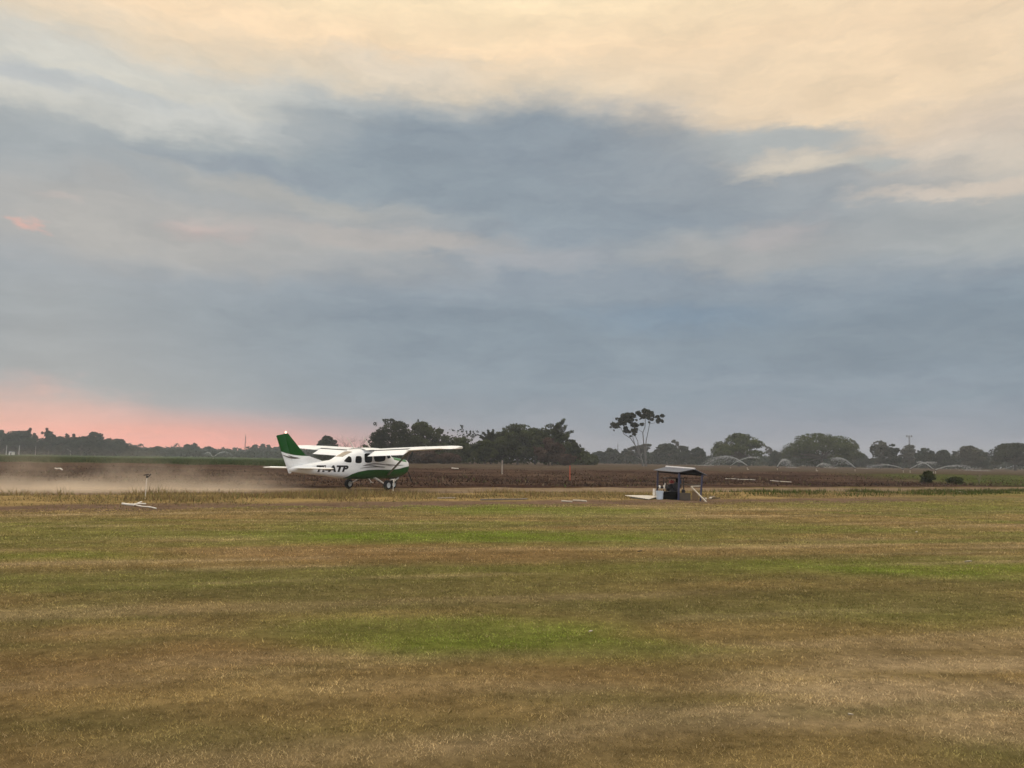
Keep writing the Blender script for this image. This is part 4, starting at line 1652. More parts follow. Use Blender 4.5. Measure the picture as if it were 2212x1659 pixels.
def branches(m, rng, p, d, L, r_, depth, ends, up=.25, spread=.65):
    n = 2
    q = p
    P, RR = [tuple(p)], [r_]
    for i in range(n):
        d = (d + Vector((rng.normal()*.14, rng.normal()*.14, rng.normal()*.08))).normalized()
        q = q + d*(L/n)
        P.append(tuple(q))
        RR.append(r_*(1 - .42*(i + 1)/n))
    m.tube(P, RR, 5 if depth > 2 else 3, cap=False)
    if depth == 0:
        ends.append(tuple(q))
        return
    for k in range(3 if depth > 1 else 3):
        nd = (d + Vector((rng.normal()*spread, rng.normal()*spread, rng.normal()*spread*.5 + up))).normalized()
        st = Vector(P[-1]) if k else Vector(P[1])
        branches(m, rng, st, nd, L*(.62 + .2*rng.random()), r_*.5, depth - 1, ends, up, spread)


def fit(V, H, hw):
    """bring a grown crown to the height and half width it has in the photograph"""
    V = np.array(V, float)
    k = hw/max(1e-6, np.percentile(np.abs(V[:, 0]), 98))
    V[:, :2] *= k
    V[:, 2] *= H/V[:, 2].max()
    return V


def tree(px, ptop, phw, D_, kind, lab, seed, mat=None, dens=1.0, name='tree', cat='tree', grp=None, low=None, bark=None, z0=None):
    rng = np.random.default_rng(seed)
    b = at(px, 990, D_)
    z = hz(b.x, b.y) if z0 is None else z0
    top = at(px, ptop, D_)
    H = top.z - z
    hw = phw/FPX*D_
    t_ = empty(name, (b.x, b.y, z))
    tag(t_, lab, cat, grp)
    m = MB()
    lf = max(.20, .00125*D_)                       # a spray of leaves
    if kind in ('broad', 'bush'):
        lo = (.16 if kind == 'broad' else .04) if low is None else low
        cl = crown_broad(rng, H, hw, lo, 44 if kind == 'broad' else 11, 0.0 if kind == 'broad' else .6)
        ends = [c[:3] for c in cl[::3]]
        limbs(m, rng, z, H, ends, H*.022, .3)
        V, F_, ti = leaf_mesh(rng, cl, int(6000*dens), lf, .45)
        crown = ('crown', V, F_, ti, mat or M_leaf_dark)
    elif kind == 'dome':
        cl = crown_dome(rng, H, hw)
        ends = [(c[0]*.92, c[1]*.92, c[2] - .3) for c in cl[::2]]
        limbs(m, rng, z, H, ends, H*.040, .28)
        V, F_, ti = leaf_mesh(rng, cl, int(6500*dens), lf*.95, .35)
        crown = ('crown', V, F_, ti, mat or M_leaf_dome)
    elif kind == 'open':                           # airy crown, sky through it
        ends = []
        branches(m, rng, Vector((0, 0, -.3)), Vector((0, 0, 1)), H*.42, H*.018, 3, ends, .22, .62)
        cl = [(e[0], e[1], e[2], hw*.14, hw*.14, hw*.07) for e in ends]
        V, F_, ti = leaf_mesh(rng, cl, int(2600*dens), lf*.85, .3)
        allv = np.array(m.v)
        k = hw/max(1e-6, np.percentile(np.abs(V[:, 0]), 97))
        kz = H/V[:, 2].max()
        V = V*np.array([k, k, kz])
        m.v = [(a*k, b_*k, c*kz) for a, b_, c in m.v]
        crown = ('crown', V, F_, ti, mat or M_leaf_pale)
    elif kind == 'bare':
        ends = []
        tw = MB()
        m.tube([(0, 0, -.3), (0, 0, H*.25)], [H*.022, H*.016], 7)
        for k in range(4):
            branches(tw, rng, Vector((0, 0, H*(.16 + .05*k))), Vector((rng.normal()*.5, rng.normal()*.5, .9)).normalized(), H*.34, H*.011, 4, ends, .2, .6)
        V = np.array(tw.v)
        k = hw/max(1e-6, np.percentile(np.abs(V[:, 0]), 97))
        kz = H/V[:, 2].max()
        tw.v = [(a*k, b_*k, c*kz if c > 0 else c) for a, b_, c in tw.v]
        tw.build('crown', mat or M_twig, t_)
        crown = None
    elif kind == 'dots':                           # big separate leaves on thin twigs
        ends = []
        branches(m, rng, Vector((0, 0, -.3)), Vector((0, 0, 1)), H*.40, H*.014, 4, ends, .2, .6)
        rng.shuffle(ends)
        ends = ends[:int(46*dens)]
        cl = [(e[0], e[1], e[2], hw*.055, hw*.055, hw*.05) for e in ends]
        V, F_, ti = leaf_mesh(rng, cl, 420, lf*.9, .1)
        k = hw/max(1e-6, np.percentile(np.abs(V[:, 0]), 97))
        kz = H/V[:, 2].max()
        V = V*np.array([k, k, kz])
        m.v = [(a*k, b_*k, c*kz) for a, b_, c in m.v]
        crown = ('crown', V, F_, ti, mat or M_leaf_dark)
    elif kind == 'tier':                           # level boughs in tiers, upswept at the top
        cl = []
        m.tube([(0, 0, -.4), (0, 0, H*.5), (hw*.05, 0, H*.93)], [H*.025, H*.018, H*.004], 8)
        nt = 11
        for i in range(nt):
            h_ = H*(.22 + .76*i/(nt - 1))
            L_ = hw*(1.05 - .62*(i/(nt - 1))**1.3)
            for k in range(6):
                th = rng.uniform(0, 2*PI)
                le = L_*(.6 + .4*rng.random())
                rise = .10 + .5*(i/nt)**2
                e_ = Vector((le*math.cos(th), le*math.sin(th), h_ + le*rise*.6))
                m.tube([(0, 0, h_ - H*.05), tuple(e_*1.0)], [H*.006, H*.002], 4, cap=False)
                for q in (.45, .7, .95):
                    cl.append((e_.x*q, e_.y*q, h_ + (e_.z - h_)*q, hw*.15, hw*.15, hw*.05))
        V, F_, ti = leaf_mesh(rng, cl, int(3000*dens), lf*.9, .3, up=.8)
        V[:, 2] *= H/V[:, 2].max()
        crown = ('crown', V, F_, ti, mat or M_leaf_mid)
    elif kind == 'spiky':                          # full crown with upswept leafy boughs standing out of it
        cl = [(a, b_, c * .84, d_, e_, f_) for a, b_, c, d_, e_, f_ in crown_broad(rng, H, hw*.86, .10, 40)]
        limbs(m, rng, z, H, [c[:3] for c in cl[::3]], H*.022, .3)
        for i in range(15):
            th = rng.uniform(0, 2*PI)
            sl = rng.uniform(.15, 1.25)
            h0 = H*rng.uniform(.40, .74)
            L_ = hw*rng.uniform(.65, 1.0)
            d_ = Vector((math.cos(th)*math.cos(sl), math.sin(th)*math.cos(sl), math.sin(sl)))
            p0 = Vector((math.cos(th)*hw*.12, math.sin(th)*hw*.12, h0))
            L_ = min(L_, (H*.99 - h0)/max(.05, d_.z))
            p1 = p0 + d_*L_
            m.tube([tuple(p0), tuple(p1)], [H*.006, H*.0015], 4, cap=False)
            for q in np.linspace(.35, 1.0, 7):
                rr = hw*.17*(1.15 - .6*q)
                pp = p0 + d_*L_*q
                cl.append((pp.x, pp.y, pp.z, rr, rr, rr*.7))
        V, F_, ti = leaf_mesh(rng, cl, int(6500*dens), lf*.9, .35, up=.5)
        crown = ('crown', V, F_, ti, mat or M_leaf_mid)
    elif kind == 'palm':
        m.tube([(0, 0, -.3), (hw*.1, 0, H*.5), (0, 0, H*.9)], [H*.022, H*.016, H*.014], 7)
        nf, segs = 17, 6
        V, F_, ti = [], [], []
        for k in range(nf):
            th = 2*PI*k/nf + rng.normal()*.2
            el0 = rng.uniform(-.2, 1.2)
            L_ = hw*1.15
            prev = None
            for i in range(segs + 1):
                q = i/segs
                x_ = L_*q*math.cos(el0)*(1 - .1*q)
                zz = H*.9 + L_*q*math.sin(el0) - L_*.75*q*q
                wd = L_*.16*math.sin(PI*(.12 + .86*q))
                for sg in (-1, 1):
                    V.append((x_*math.cos(th) - sg*wd*math.sin(th), x_*math.sin(th) + sg*wd*math.cos(th), zz - wd*.5))
                    ti.append(rng.random())
                if prev is not None:
                    F_.append((prev, prev + 1, prev + 3, prev + 2))
                prev = len(V) - 2
        crown = ('crown', np.array(V), np.array(F_), np.array(ti), mat or M_leaf_blue)
    if crown:
        nm, V, F_, ti, mt = crown
        V = V.copy()
        V[:, 2] = np.maximum(V[:, 2], .03)
        link('crown', np_mesh('crown', V, F_, {'tint': ('FLOAT', ti)}), mt, t_)
    m.build('trunk', bark or M_bark, t_, smooth=True)
    return t_


TREES = [
    # the group behind the aeroplane
    (708, 943, 26, 235, 'broad', 'small round dark tree between the aeroplane fin and the bare pinkish trees', M_leaf_dark, 1.0),
    (744, 936, 25, 215, 'bare', 'left of two bare pinkish trees behind the raised wing', M_twig, 1.0),
    (774, 935, 24, 210, 'bare', 'right of two bare pinkish trees, touching the big dark tree', M_twig, 1.0),
    (842, 905, 56, 165, 'broad', 'biggest and darkest tree of the group, straight above the aeroplane cabin', M_leaf_dark, 1.5),
    (905, 911, 46, 172, 'broad', 'olive green tree overlapping the right side of the biggest dark tree', M_leaf_mid, 1.2),
    (922, 905, 24, 185, 'dots', 'wispy tree top poking up behind the olive green tree', M_leaf_dark, 1.0),
    (950, 927, 28, 178, 'broad', 'small grey green tree at the right end of the olive green tree', M_leaf_mid, 1.0),
    (1001, 917, 33, 185, 'dots', 'thin see through tree dotted with single leaves, left of centre gap', M_leaf_dark, 1.7),
    (990, 946, 44, 165, 'broad', 'low rounded green tree right behind the wing tip', M_leaf_mid, 1.2),
    (1060, 921, 27, 168, 'spiky', 'slim tree of stacked leaf clumps left of the widest green tree', M_leaf_dark, .8),
    (1048, 950, 34, 160, 'broad', 'low bushy tree in front of the slim tree of stacked clumps', M_leaf_mid, 1.0),
    (1118, 917, 58, 168, 'broad', 'widest green tree, left neighbour of the spiky topped tree', M_leaf_mid, 1.7),
    (1193, 899, 44, 166, 'spiky', 'spiky topped tree with level boughs, tallest right of the wing tip', M_leaf_mid, 1.5),
    (1086, 934, 36, 174, 'broad', 'dark rounded tree between the slim clumped tree and the widest green tree', M_leaf_dark, 1.2),
    (1156, 925, 40, 172, 'broad', 'green tree filling the gap left of the spiky topped tree', M_leaf_mid, 1.3),
    (1232, 950, 26, 172, 'broad', 'rounded tree at the right shoulder of the spiky topped tree', M_leaf_dark, 1.0),
    (1256, 968, 16, 185, 'broad', 'last small tree at the right end of the group behind the aeroplane', M_leaf_mid, .7),
    # middle distance, right
    (1296, 975, 16, 330, 'broad', 'small grey tree in the low line just right of the big group', M_leaf_blue, .6),
    (1319, 968, 19, 330, 'broad', 'small round tree left of the tall bare stemmed tree', M_leaf_blue, .8),
    (1351, 970, 10, 330, 'broad', 'narrow small tree close left of the tall bare stemmed tree', M_leaf_blue, .5),
    (1389, 957, 30, 300, 'open', 'pale loose tree behind the foot of the tall bare stemmed tree', M_leaf_pale, 1.6),
    (1440, 958, 28, 310, 'dome', 'low flat topped dark tree above the shelter roof', M_leaf_blue, .8),
    (1460, 949, 24, 340, 'open', 'pale twiggy crown rising behind the flat topped tree over the shelter', M_leaf_pale, 1.2),
    (1478, 964, 16, 310, 'broad', 'dark upright tree right above the shelter gable', M_leaf_blue, .7),
    (1508, 967, 17, 300, 'broad', 'small dark tree left of the smaller domed tree, at the edge of the spray', M_leaf_blue, .8),
    (1596, 936, 55, 255, 'dome', 'smaller of two great domed trees, directly behind the sprinkler arcs', M_leaf_dome, 1.2),
    (1657, 962, 18, 340, 'open', 'pale feathery tree close right of the smaller domed tree', M_leaf_pale, .9),
    (1684, 966, 16, 340, 'bare', 'bare grey tree in the gap between the two domed trees', M_twigg, 1.0),
    (1676, 975, 14, 300, 'broad', 'dark bushy tree in the gap between the two domed trees', M_leaf_blue, .7),
    (1775, 934, 76, 260, 'dome', 'larger and wider of two great domed trees', M_leaf_dome, 1.7),
    (1842, 951, 17, 300, 'broad', 'pale thin tree at the right shoulder of the larger domed tree', M_leaf_pale, .35),
    (1858, 982, 18, 330, 'broad', 'low grey bush like tree right of the larger domed tree', M_leaf_blue, .7),
    (1902, 952, 24, 270, 'broad', 'tall ragged pale crown left of the panel mast', M_leaf_pale, .45),
    (1929, 960, 17, 265, 'broad', 'dark narrow tree touching the ragged pale crown', M_leaf_blue, .9),
    (1966, 962, 22, 290, 'broad', 'pale grey tree at the foot of the panel mast', M_leaf_pale, .5),
    (1999, 968, 22, 275, 'broad', 'broad dark tree right of the panel mast', M_leaf_blue, .9),
    (2040, 972, 22, 275, 'broad', 'dark layered tree behind the thin crossing jets at right', M_leaf_blue, 1.0),
    (2062, 974, 9, 300, 'tier', 'slim small tree right of the dark layered tree', M_leaf_blue, .5),
    (2095, 963, 30, 265, 'broad', 'big pale rounded tree left of the tree at the right edge', M_leaf_pale, .7),
    (2118, 975, 22, 285, 'broad', 'dark low tree tucked behind the big pale rounded tree', M_leaf_blue, .8),
    (2192, 957, 54, 250, 'dome', 'wide dark tree cut by the right edge of the view', M_leaf_dark, 1.6),
    # far left
    (-6, 929, 22, 350, 'broad', 'dark tree cut by the left edge of the view', M_leaf_blue, .9),
    (38, 932, 36, 350, 'broad', 'broad bluish tree above the white hut', M_leaf_blue, 1.2),
    (76, 923, 24, 355, 'open', 'wind blown thin crown, the highest at far left', M_leaf_brown, 1.6),
    (104, 932, 15, 350, 'broad', 'narrow dark tree right of the wind blown crown', M_leaf_blue, .7),
    (130, 944, 26, 355, 'broad', 'lower dark tree in the dip between the two high crowns at left', M_leaf_blue, .9),
    (152, 936, 19, 360, 'open', 'thin feathery crown left of the leaning headed tree', M_leaf_brown, 1.2),
    (174, 943, 24, 350, 'broad', 'sloping dark tree below the leaning headed tree', M_leaf_blue, .9),
    (203, 934, 22, 350, 'broad', 'leaning headed tree, right and last of the high trees at left', M_leaf_blue, 1.0),
    (243, 948, 30, 380, 'broad', 'smooth rounded grey tree where the left wood steps down', M_leaf_blue, 1.1),
    (278, 956, 9, 560, 'palm', 'first palm top right of the smooth rounded grey tree', M_leaf_blue, 1.0),
    (289, 959, 8, 560, 'palm', 'lowest palm top of the close trio on the pink sky', M_leaf_blue, 1.0),
    (302, 957, 9, 560, 'palm', 'right hand palm top of the close trio on the pink sky', M_leaf_blue, 1.0),
    (339, 965, 17, 430, 'broad', 'dark round bush like tree below the pink sky, left of the lone palm', M_leaf_blue, .7),
    (380, 957, 9, 560, 'palm', 'lone palm head against the pink sky left of the dark double crown', M_leaf_blue, 1.0),
    (403, 960, 11, 470, 'broad', 'left half of the dark double crown in the far line', M_leaf_blue, .6),
    (418, 958, 11, 470, 'broad', 'right half of the dark double crown in the far line', M_leaf_blue, .6),
    (449, 965, 14, 520, 'broad', 'low grey tree above the distant sprinkler', M_leaf_blue, .6),
    (481, 965, 7, 560, 'palm', 'small lone palm between the distant sprinkler and the thin mast', M_leaf_blue, 1.0),
    (535, 963, 8, 520, 'palm', 'palm just right of the thin mast on the pink sky', M_leaf_blue, 1.0),
    (552, 961, 12, 520, 'broad', 'dark tree between palms left of the aeroplane fin', M_leaf_blue, .7),
    (567, 958, 8, 520, 'tier', 'pointed dark tree left of the aeroplane fin, the taller', M_leaf_blue, .5),
    (578, 960, 8, 520, 'tier', 'pointed dark tree left of the aeroplane fin, the shorter', M_leaf_blue, .5),
    (602, 965, 18, 520, 'broad', 'dark tree directly behind the aeroplane rudder', M_leaf_blue, .7),
    (640, 966, 16, 520, 'broad', 'grey tree showing between the aeroplane fin and its left wing', M_leaf_blue, .7),
]
for i, (px, pt, phw, D_, kind, lab, mat, dens) in enumerate(TREES):
    nm = {'palm': 'palm_tree', 'bare': 'bare_tree', 'dome': 'domed_tree'}.get(kind, 'broadleaf_tree')
    tree(px, pt, phw, D_, kind, lab, 100 + i, mat, dens, name=nm, bark=M_barkp if kind == 'open' else M_bark,
         cat='palm' if kind == 'palm' else 'tree')

# the tall tree on bare stems
b = at(1383, 1006, 172)
z = hz(b.x, b.y)
ct = empty('umbrella_tree', (b.x, b.y, z))
tag(ct, 'tall slender tree with bare forking stems and big dark leaf tufts above the shelter', 'tree')
K5 = lambda x_, y_: at((1900 + x_/5.53)/1.47649, (1290 + y_/5.53)/1.47649, 172) - Vector((b.x, b.y, z))
rng = np.random.default_rng(5)
m = MB()
jit = lambda v, k: v + Vector((0, k, 0))
stems = [([(835, 1090), (820, 1000), (760, 850), (690, 700), (620, 600), (500, 520), (440, 400), (350, 370)], 0.4, .15),
         ([(840, 1090), (800, 950), (742, 740), (738, 650), (700, 570), (690, 470)], -.5, .13),
         ([(760, 850), (690, 690), (660, 590), (650, 480), (600, 330)], .3, .10),
         ([(884, 1090), (870, 900), (850, 700), (832, 500), (870, 400), (880, 250), (900, 180)], .2, .15),
         ([(832, 490), (780, 460), (735, 410)], .2, .07),
         ([(888, 1090), (875, 800), (885, 640), (920, 480), (945, 350), (950, 250)], -.4, .13),
         ([(945, 345), (1020, 330), (1110, 270)], -.4, .06)]
for pts, k, r_ in stems:
    P = [jit(K5(*p), k*(1 - i/len(pts)*.5)) for i, p in enumerate(pts)]
    if pts[0][1] > 1000:
        P[0].z = -.3
    m.tube(P, [r_*(1 - .6*i/(len(P) - 1)) for i in range(len(P))], 7)
m.build('trunk', M_stem, ct, smooth=True)
cl = []
for x_, y_, r_ in [(300, 350, 50), (340, 385, 60), (385, 390, 35), (325, 450, 16), (380, 245, 28), (265, 400, 20), (490, 200, 60), (560, 190, 60), (640, 180, 60), (690, 200, 45), (450, 270, 60), (530, 270, 65), (610, 260, 60), (430, 330, 55), (500, 335, 50), (600, 310, 45), (690, 365, 60), (640, 370, 40), (740, 365, 25),
                  (520, 420, 45), (500, 470, 30), (560, 470, 45), (600, 490, 25), (660, 460, 50), (710, 440, 40), (720, 480, 22), (660, 525, 35), (615, 555, 20), (740, 150, 50), (780, 190, 40), (850, 120, 60), (910, 130, 60), (970, 150, 55), (1000, 190, 35), (880, 180, 60), (940, 200, 50), (830, 215, 55), (915, 245, 35), (990, 265, 35), (1010, 230, 22),
                  (830, 345, 38), (1090, 215, 40), (1150, 205, 40), (1120, 250, 28), (1080, 290, 40), (1095, 315, 25), (1170, 290, 35), (770, 260, 18), (710, 275, 20), (935, 315, 16)]:
    p = K5(x_, y_)
    q = r_/5.53/1.47649/FPX*172*.86
    cl.append((p.x, p.y + rng.normal()*.8, p.z, q, q, q*.8))
V, F_, ti = leaf_mesh(rng, cl, 5200, .24, .2, up=.9)
link('crown', np_mesh('crown', V, F_, {'tint': ('FLOAT', ti*.6)}), M_leaf_dark, ct)

# brown dead thicket at the foot of the group, and bushes on the bank
BUSH = [(915, 975, 40, 150, 'broad', 'dead brown thicket under the wing, left of three', M_leaf_brown, 1.2, 'bush'),
        (968, 980, 30, 148, 'broad', 'dead brown thicket below the wing tip, middle of three', M_leaf_brown, 1.0, 'bush'),
        (1186, 946, 34, 150, 'broad', 'tall dead brown thicket in front of the spiky topped tree', M_leaf_brown, 1.4, 'bush'),
        (1228, 982, 28, 146, 'bush', 'yellowish brown bush right of the tall dead thicket', M_leaf_brown, .8, 'bush'),
        (2002, 1020, 14, 70, 'bush', 'tall dark green bush on the bank in front of the thin jets', M_leaf_mid, .13, 'bush'),
        (2062, 1033, 18, 68, 'bush', 'rounded low dark bush right of the tall one on the bank', M_leaf_mid, .10, 'bush'),
        (2113, 1018, 13, 68, 'bare', 'leafless brown shrub furthest right on the bank', M_twig, 1.0, 'shrub'),
        ]
for i, (px, pt, phw, D_, kind, lab, mat, dens, cat) in enumerate(BUSH):
    b = at(px, 1000, D_)
    tree(px, pt, phw, D_, 'broad' if kind == 'broad' else kind, lab, 300 + i, mat, dens, name='bush' if cat == 'bush' else 'shrub', cat=cat, low=.05)


def mass(name, lab, segs, n, size, mat, seed, depth=12):
    """undergrowth that reads as one mass: (px, top py, distance) knots"""
    rng = np.random.default_rng(seed)
    k = rng.random(n)*(len(segs) - 1)
    i = np.minimum(k.astype(int), len(segs) - 2)
    q = k - i
    A = np.array(segs, float)
    px = A[i, 0]*(1 - q) + A[i + 1, 0]*q
    pt = A[i, 1]*(1 - q) + A[i + 1, 1]*q
    dd = A[i, 2]*(1 - q) + A[i + 1, 2]*q
    hor = 977 + .0149*px
    H = CAMH - FIELD + (hor - pt)/FPX*dd
    x = (px - PW/2)/FPX*dd
    H = H*(.55 + .75*fbm(x*.09, x*0 + seed, seed, 4))
    y = dd + rng.uniform(-depth/2, depth/2, n)
    zz = H*rng.random(n)**.8*(1 - .35*np.abs(y - dd)/depth*2)
    nr = rng.normal(0, 1, (n, 3)) + np.array([0, 0, .3])
    nr /= np.linalg.norm(nr, axis=1)[:, None]
    a = np.cross(nr, rng.normal(0, 1, (n, 3)))
    a /= np.linalg.norm(a, axis=1)[:, None]
    bb = np.cross(nr, a)
    s_ = size*(.5 + rng.random(n))
    p = np.stack([x, y, FIELD + zz + .2], 1)
    V = np.stack([p - a*s_[:, None], p - bb*s_[:, None]*.5, p + a*s_[:, None], p + bb*s_[:, None]*.6], 1).reshape(-1, 3)
    V[:, 2] = np.maximum(V[:, 2], FIELD - .05)
    ti = np.repeat(np.clip(fbm(x*.12, zz*.3, seed + 3, 3) + .3*(rng.random(n) - .5), 0, 1), 4)
    o = link(name, np_mesh(name, V, np.arange(4*n).reshape(-1, 4), {'tint': ('FLOAT', ti)}), mat)
    tag(o, lab, 'undergrowth', kind='stuff')


mass('left_wood', 'dark undergrowth filling the wood at far left', [(-60, 945, 365), (60, 944, 365), (120, 952, 365), (200, 950, 370), (260, 960, 390), (300, 966, 420)], 9000, .9, M_leaf_blue, 41, 20)
mass('far_wood', 'hazy far line of woodland below the pink sky', [(230, 957, 580), (300, 963, 580), (400, 964, 580), (480, 967, 590), (560, 964, 580), (660, 967, 580), (720, 970, 560), (800, 972, 520)], 9000, 1.25, M_leaf_blue, 42, 40)
mass('low_scrub', 'low dark scrub before the far woodland', [(230, 972, 420), (330, 970, 420), (450, 973, 420), (600, 972, 420), (720, 975, 400)], 5000, .8, M_leaf_blue, 43, 25)
mass('group_undergrowth', 'shrubs and dead growth at the foot of the tree group', [(690, 972, 215), (780, 965, 190), (880, 968, 176), (980, 968, 178), (1080, 962, 178), (1200, 962, 178), (1250, 972, 185), (1290, 987, 190)], 10000, .42, M_leaf_mid, 44, 10)
mass('right_wood', 'grey undergrowth joining the trees at right', [(1255, 976, 345), (1330, 982, 345), (1400, 976, 345), (1480, 980, 345), (1560, 985, 340), (1660, 984, 340), (1720, 978, 340), (1850, 990, 340), (1900, 985, 330), (2000, 984, 330), (2120, 985, 330), (2300, 980, 330)], 16000, .8, M_leaf_blue, 45, 24)

# ================================================================ stakes, pipes, sprinklers, masts
def pipe(name, pa, pb, r_, mat, lab, cat, grp=None, za=.03, zb=.03, caps=True):
    a, b = Vector(pa), Vector(pb)
    a.z, b.z = hz(a.x, a.y) + za, hz(b.x, b.y) + zb
    m = MB()
    n = max(2, int((b - a).length/.5))
    P = [(b - a)*(i/n) for i in range(n + 1)]
    for i, p in enumerate(P):
        if 0 < i < n:
            p.z = hz(a.x + p.x, a.y + p.y) + (za + zb)/2 - a.z
    m.tube(P, r_, 10)
    o = m.build(name, mat, None, smooth=True)
    o.location = a
    return tag(o, lab, cat, grp)


def riser(px, pyt, pyb, lab, dark=True):
    """thin upright pvc riser with a sprinkler head"""
    b = gp(px, pyb)
    z = hz(b.x, b.y)
    top = at(px, pyt, b.y).z - z
    e_ = empty('sprinkler_riser', (b.x, b.y, z))
    tag(e_, lab, 'sprinkler', 'idle sprinkler risers by the runway')
    m = MB()
    m.tube([(0, 0, -.05), (0, 0, top*.5), (.012, 0, top - .10)], .0145, 8)
    m.build('riser_pipe', M_pvc, e_, smooth=True)
    m = MB()
    m.tube([(.012, 0, top - .10), (.012, 0, top - .02)], .03, 10)
    m.bar((-.10, 0, top - .01), (.07, 0, top + .02), .035, .035)
    m.bar((.05, 0, top - .07), (.14, 0, top + .03), .02, .03)
    m.build('sprinkler_head', M_iron if dark else M_pvc, e_)
    return e_


riser(313.8, 1026, 1077, 'thin pale sprinkler riser with a dark head standing in the drifting dust')
riser(849, 1036, 1064, 'thin pale sprinkler riser standing before the nose wheel of the aeroplane', False)


def post(px, pyt, pyb, D_, wd, mat, lab, cat='post', name='wooden_post'):
    b = at(px, pyb, D_)
    z = hz(b.x, b.y)
    h_ = at(px, pyt, D_).z - z
    m = MB()
    m.box((0, 0, h_/2 - .1), (wd, wd, h_ + .2), taper=.9)
    o = m.build(name, mat, None, bevel=wd*.08)
    o.location = (b.x, b.y, z)
    return tag(o, lab, cat)


post(1084.6, 994, 1021, 66, .12, M_stick, 'weathered pale wooden post on the brown bank right of the aeroplane wing tip')
post(1231, 1005.5, 1026, 60, .11, M_orange, 'short orange painted post on the brown bank', name='marker_post')
post(473, 1056, 1065, 33, .05, M_oldwood, 'short dark stub of a stake in the dry grass left of the aeroplane', 'stake', 'stake')

# white pipes dropped on the grass at the left
g_ = 'white pipe lengths on the grass at left'
p1 = lambda x, y: gp((x/2.6976)/1.47649, (1330 + y/2.6976)/1.47649)
pipe('white_pipe', p1(1053, 756), p1(1168, 768), .032, M_pvc, 'thickest white pipe at the left end of the crossed lengths on the grass', 'pipe', g_, .035, .035)
pipe('white_pipe', p1(1160, 768), p1(1342, 794), .018, M_pvc, 'long thin white pipe pointing right out of the crossed lengths on the grass', 'pipe', g_, .03, .02)
pipe('white_pipe', p1(1150, 772), p1(1216, 750), .022, M_pvc, 'white pipe lying aslant across the middle of the crossed lengths', 'pipe', g_, .06, .06)
pipe('white_pipe', p1(1175, 766), p1(1252, 762), .024, M_pvc, 'short white pipe stub at the back of the crossed lengths', 'pipe', g_, .05, .05)

# sticks and scraps on the bare soil
g_ = 'pale sticks on the bare soil strip'
pipe('stick', gp(945, 1077.5), gp(983, 1077), .022, M_stick, 'pale stick on the bare soil below the raised wing', 'stick', g_)
pipe('stick', gp(1038, 1081), gp(1139, 1079.5), .026, pmat('grey_pole', (.17, .15, .13), .8, var=.3), 'long grey pole on the bare soil between aeroplane and shelter', 'pole', g_)
pipe('stick', gp(1213, 1085), gp(1236, 1085.8), .028, M_plank, 'left and shorter of two white sticks on the soil left of the shelter', 'stick', g_)
pipe('stick', gp(1238, 1083.8), gp(1267, 1085.6), .03, M_plank, 'right and longer of two white sticks on the soil left of the shelter', 'stick', g_)
pipe('stick', gp(2054, 1061), gp(2079, 1065), .045, M_plank, 'pale stick lying beside the runway at the far right', 'stick')
g_ = 'white pipes on the bank'
for xa, ya, xb, yb, D_, lab in ((1567, 1018.4, 1631, 1022.6, 66, 'white irrigation pipe on the bank just right of the shelter roof'),
                                (1664, 1023.4, 1709, 1026.4, 62, 'white irrigation pipe on the bank further right and lower than the other')):
    pipe('irrigation_pipe', at(xa, ya, D_ + 2), at(xb, yb, D_ - 2), .024, M_pvc, lab, 'pipe', g_, .08, .08)
pipe('plastic_scrap', at(976, 1006.8, 75), at(990, 1007.4, 74), .045, M_pvc, 'small white scrap on the bank below the wing tip', 'scrap', None, .2, .2)
pipe('plastic_scrap', gp(118, 1030), gp(133, 1032), .04, M_pvc, 'small pale scrap on the bank behind the dust at left', 'scrap', None, .5, .45)
# small pale flecks on the lawn
for px, py, r_, lab in ((2092, 1219, .026, 'white flower like fleck on the lawn at right beside the green patch'), (1276, 1373, .011, 'pale dry leaf on the bright green patch'),
                        (1838, 1557, .009, 'white fleck on the dry lawn near the lower right'), (1382, 1195, .02, 'dark fallen leaf on the lawn below the shelter'),
                        (1980, 1150, .02, 'pale fleck on the far lawn right of the shelter')):
    b = gp(px, py)
    m = MB()
    P = [[Vector((a*r_*2, b_*r_*(1 - a*a)*1.2, .035 + .6*r_*abs(b_) + .3*r_*a)) for b_ in (-1, 0, 1)] for a in np.linspace(-.97, .97, 7)]
    m.grid(P)
    m.grid([[p + Vector((0, 0, -.003)) for p in q] for q in P])
    o = m.build('fallen_leaf', M_oldwood if 'dark' in lab else M_plank, None, smooth=True)
    o.location = (b.x, b.y, hz(b.x, b.y))
    o.rotation_euler = (0, 0, px)
    tag(o, lab, 'leaf', 'fallen leaves on the lawn')

# ---- sprinklers at work in the far field
M_water = bpy.data.materials.new('water_droplets')
M_water.use_nodes = True
t = NT(M_water.node_tree)
d = t.n('ShaderNodeBsdfDiffuse')
pos = t.n('ShaderNodeNewGeometry').outputs['Position']
t.put(d.inputs[0], t.mix(t.noise(pos, 2.0, 3), (.50, .51, .51), (.66, .67, .67)))
tr = t.n('ShaderNodeBsdfTranslucent')
tr.inputs[0].default_value = (.72, .73, .73, 1)
mx = t.n('ShaderNodeMixShader')
mx.inputs[0].default_value = .5
t.put(mx.inputs[1], d.outputs[0])
t.put(mx.inputs[2], tr.outputs[0])
t.put(t.n('ShaderNodeOutputMaterial').inputs['Surface'], mx.outputs[0])
TET = np.array([(1, 1, 1), (-1, -1, 1), (-1, 1, -1), (1, -1, -1)], float)/math.sqrt(3)
TF = np.array([(0, 1, 2), (0, 3, 1), (0, 2, 3), (1, 3, 2)])


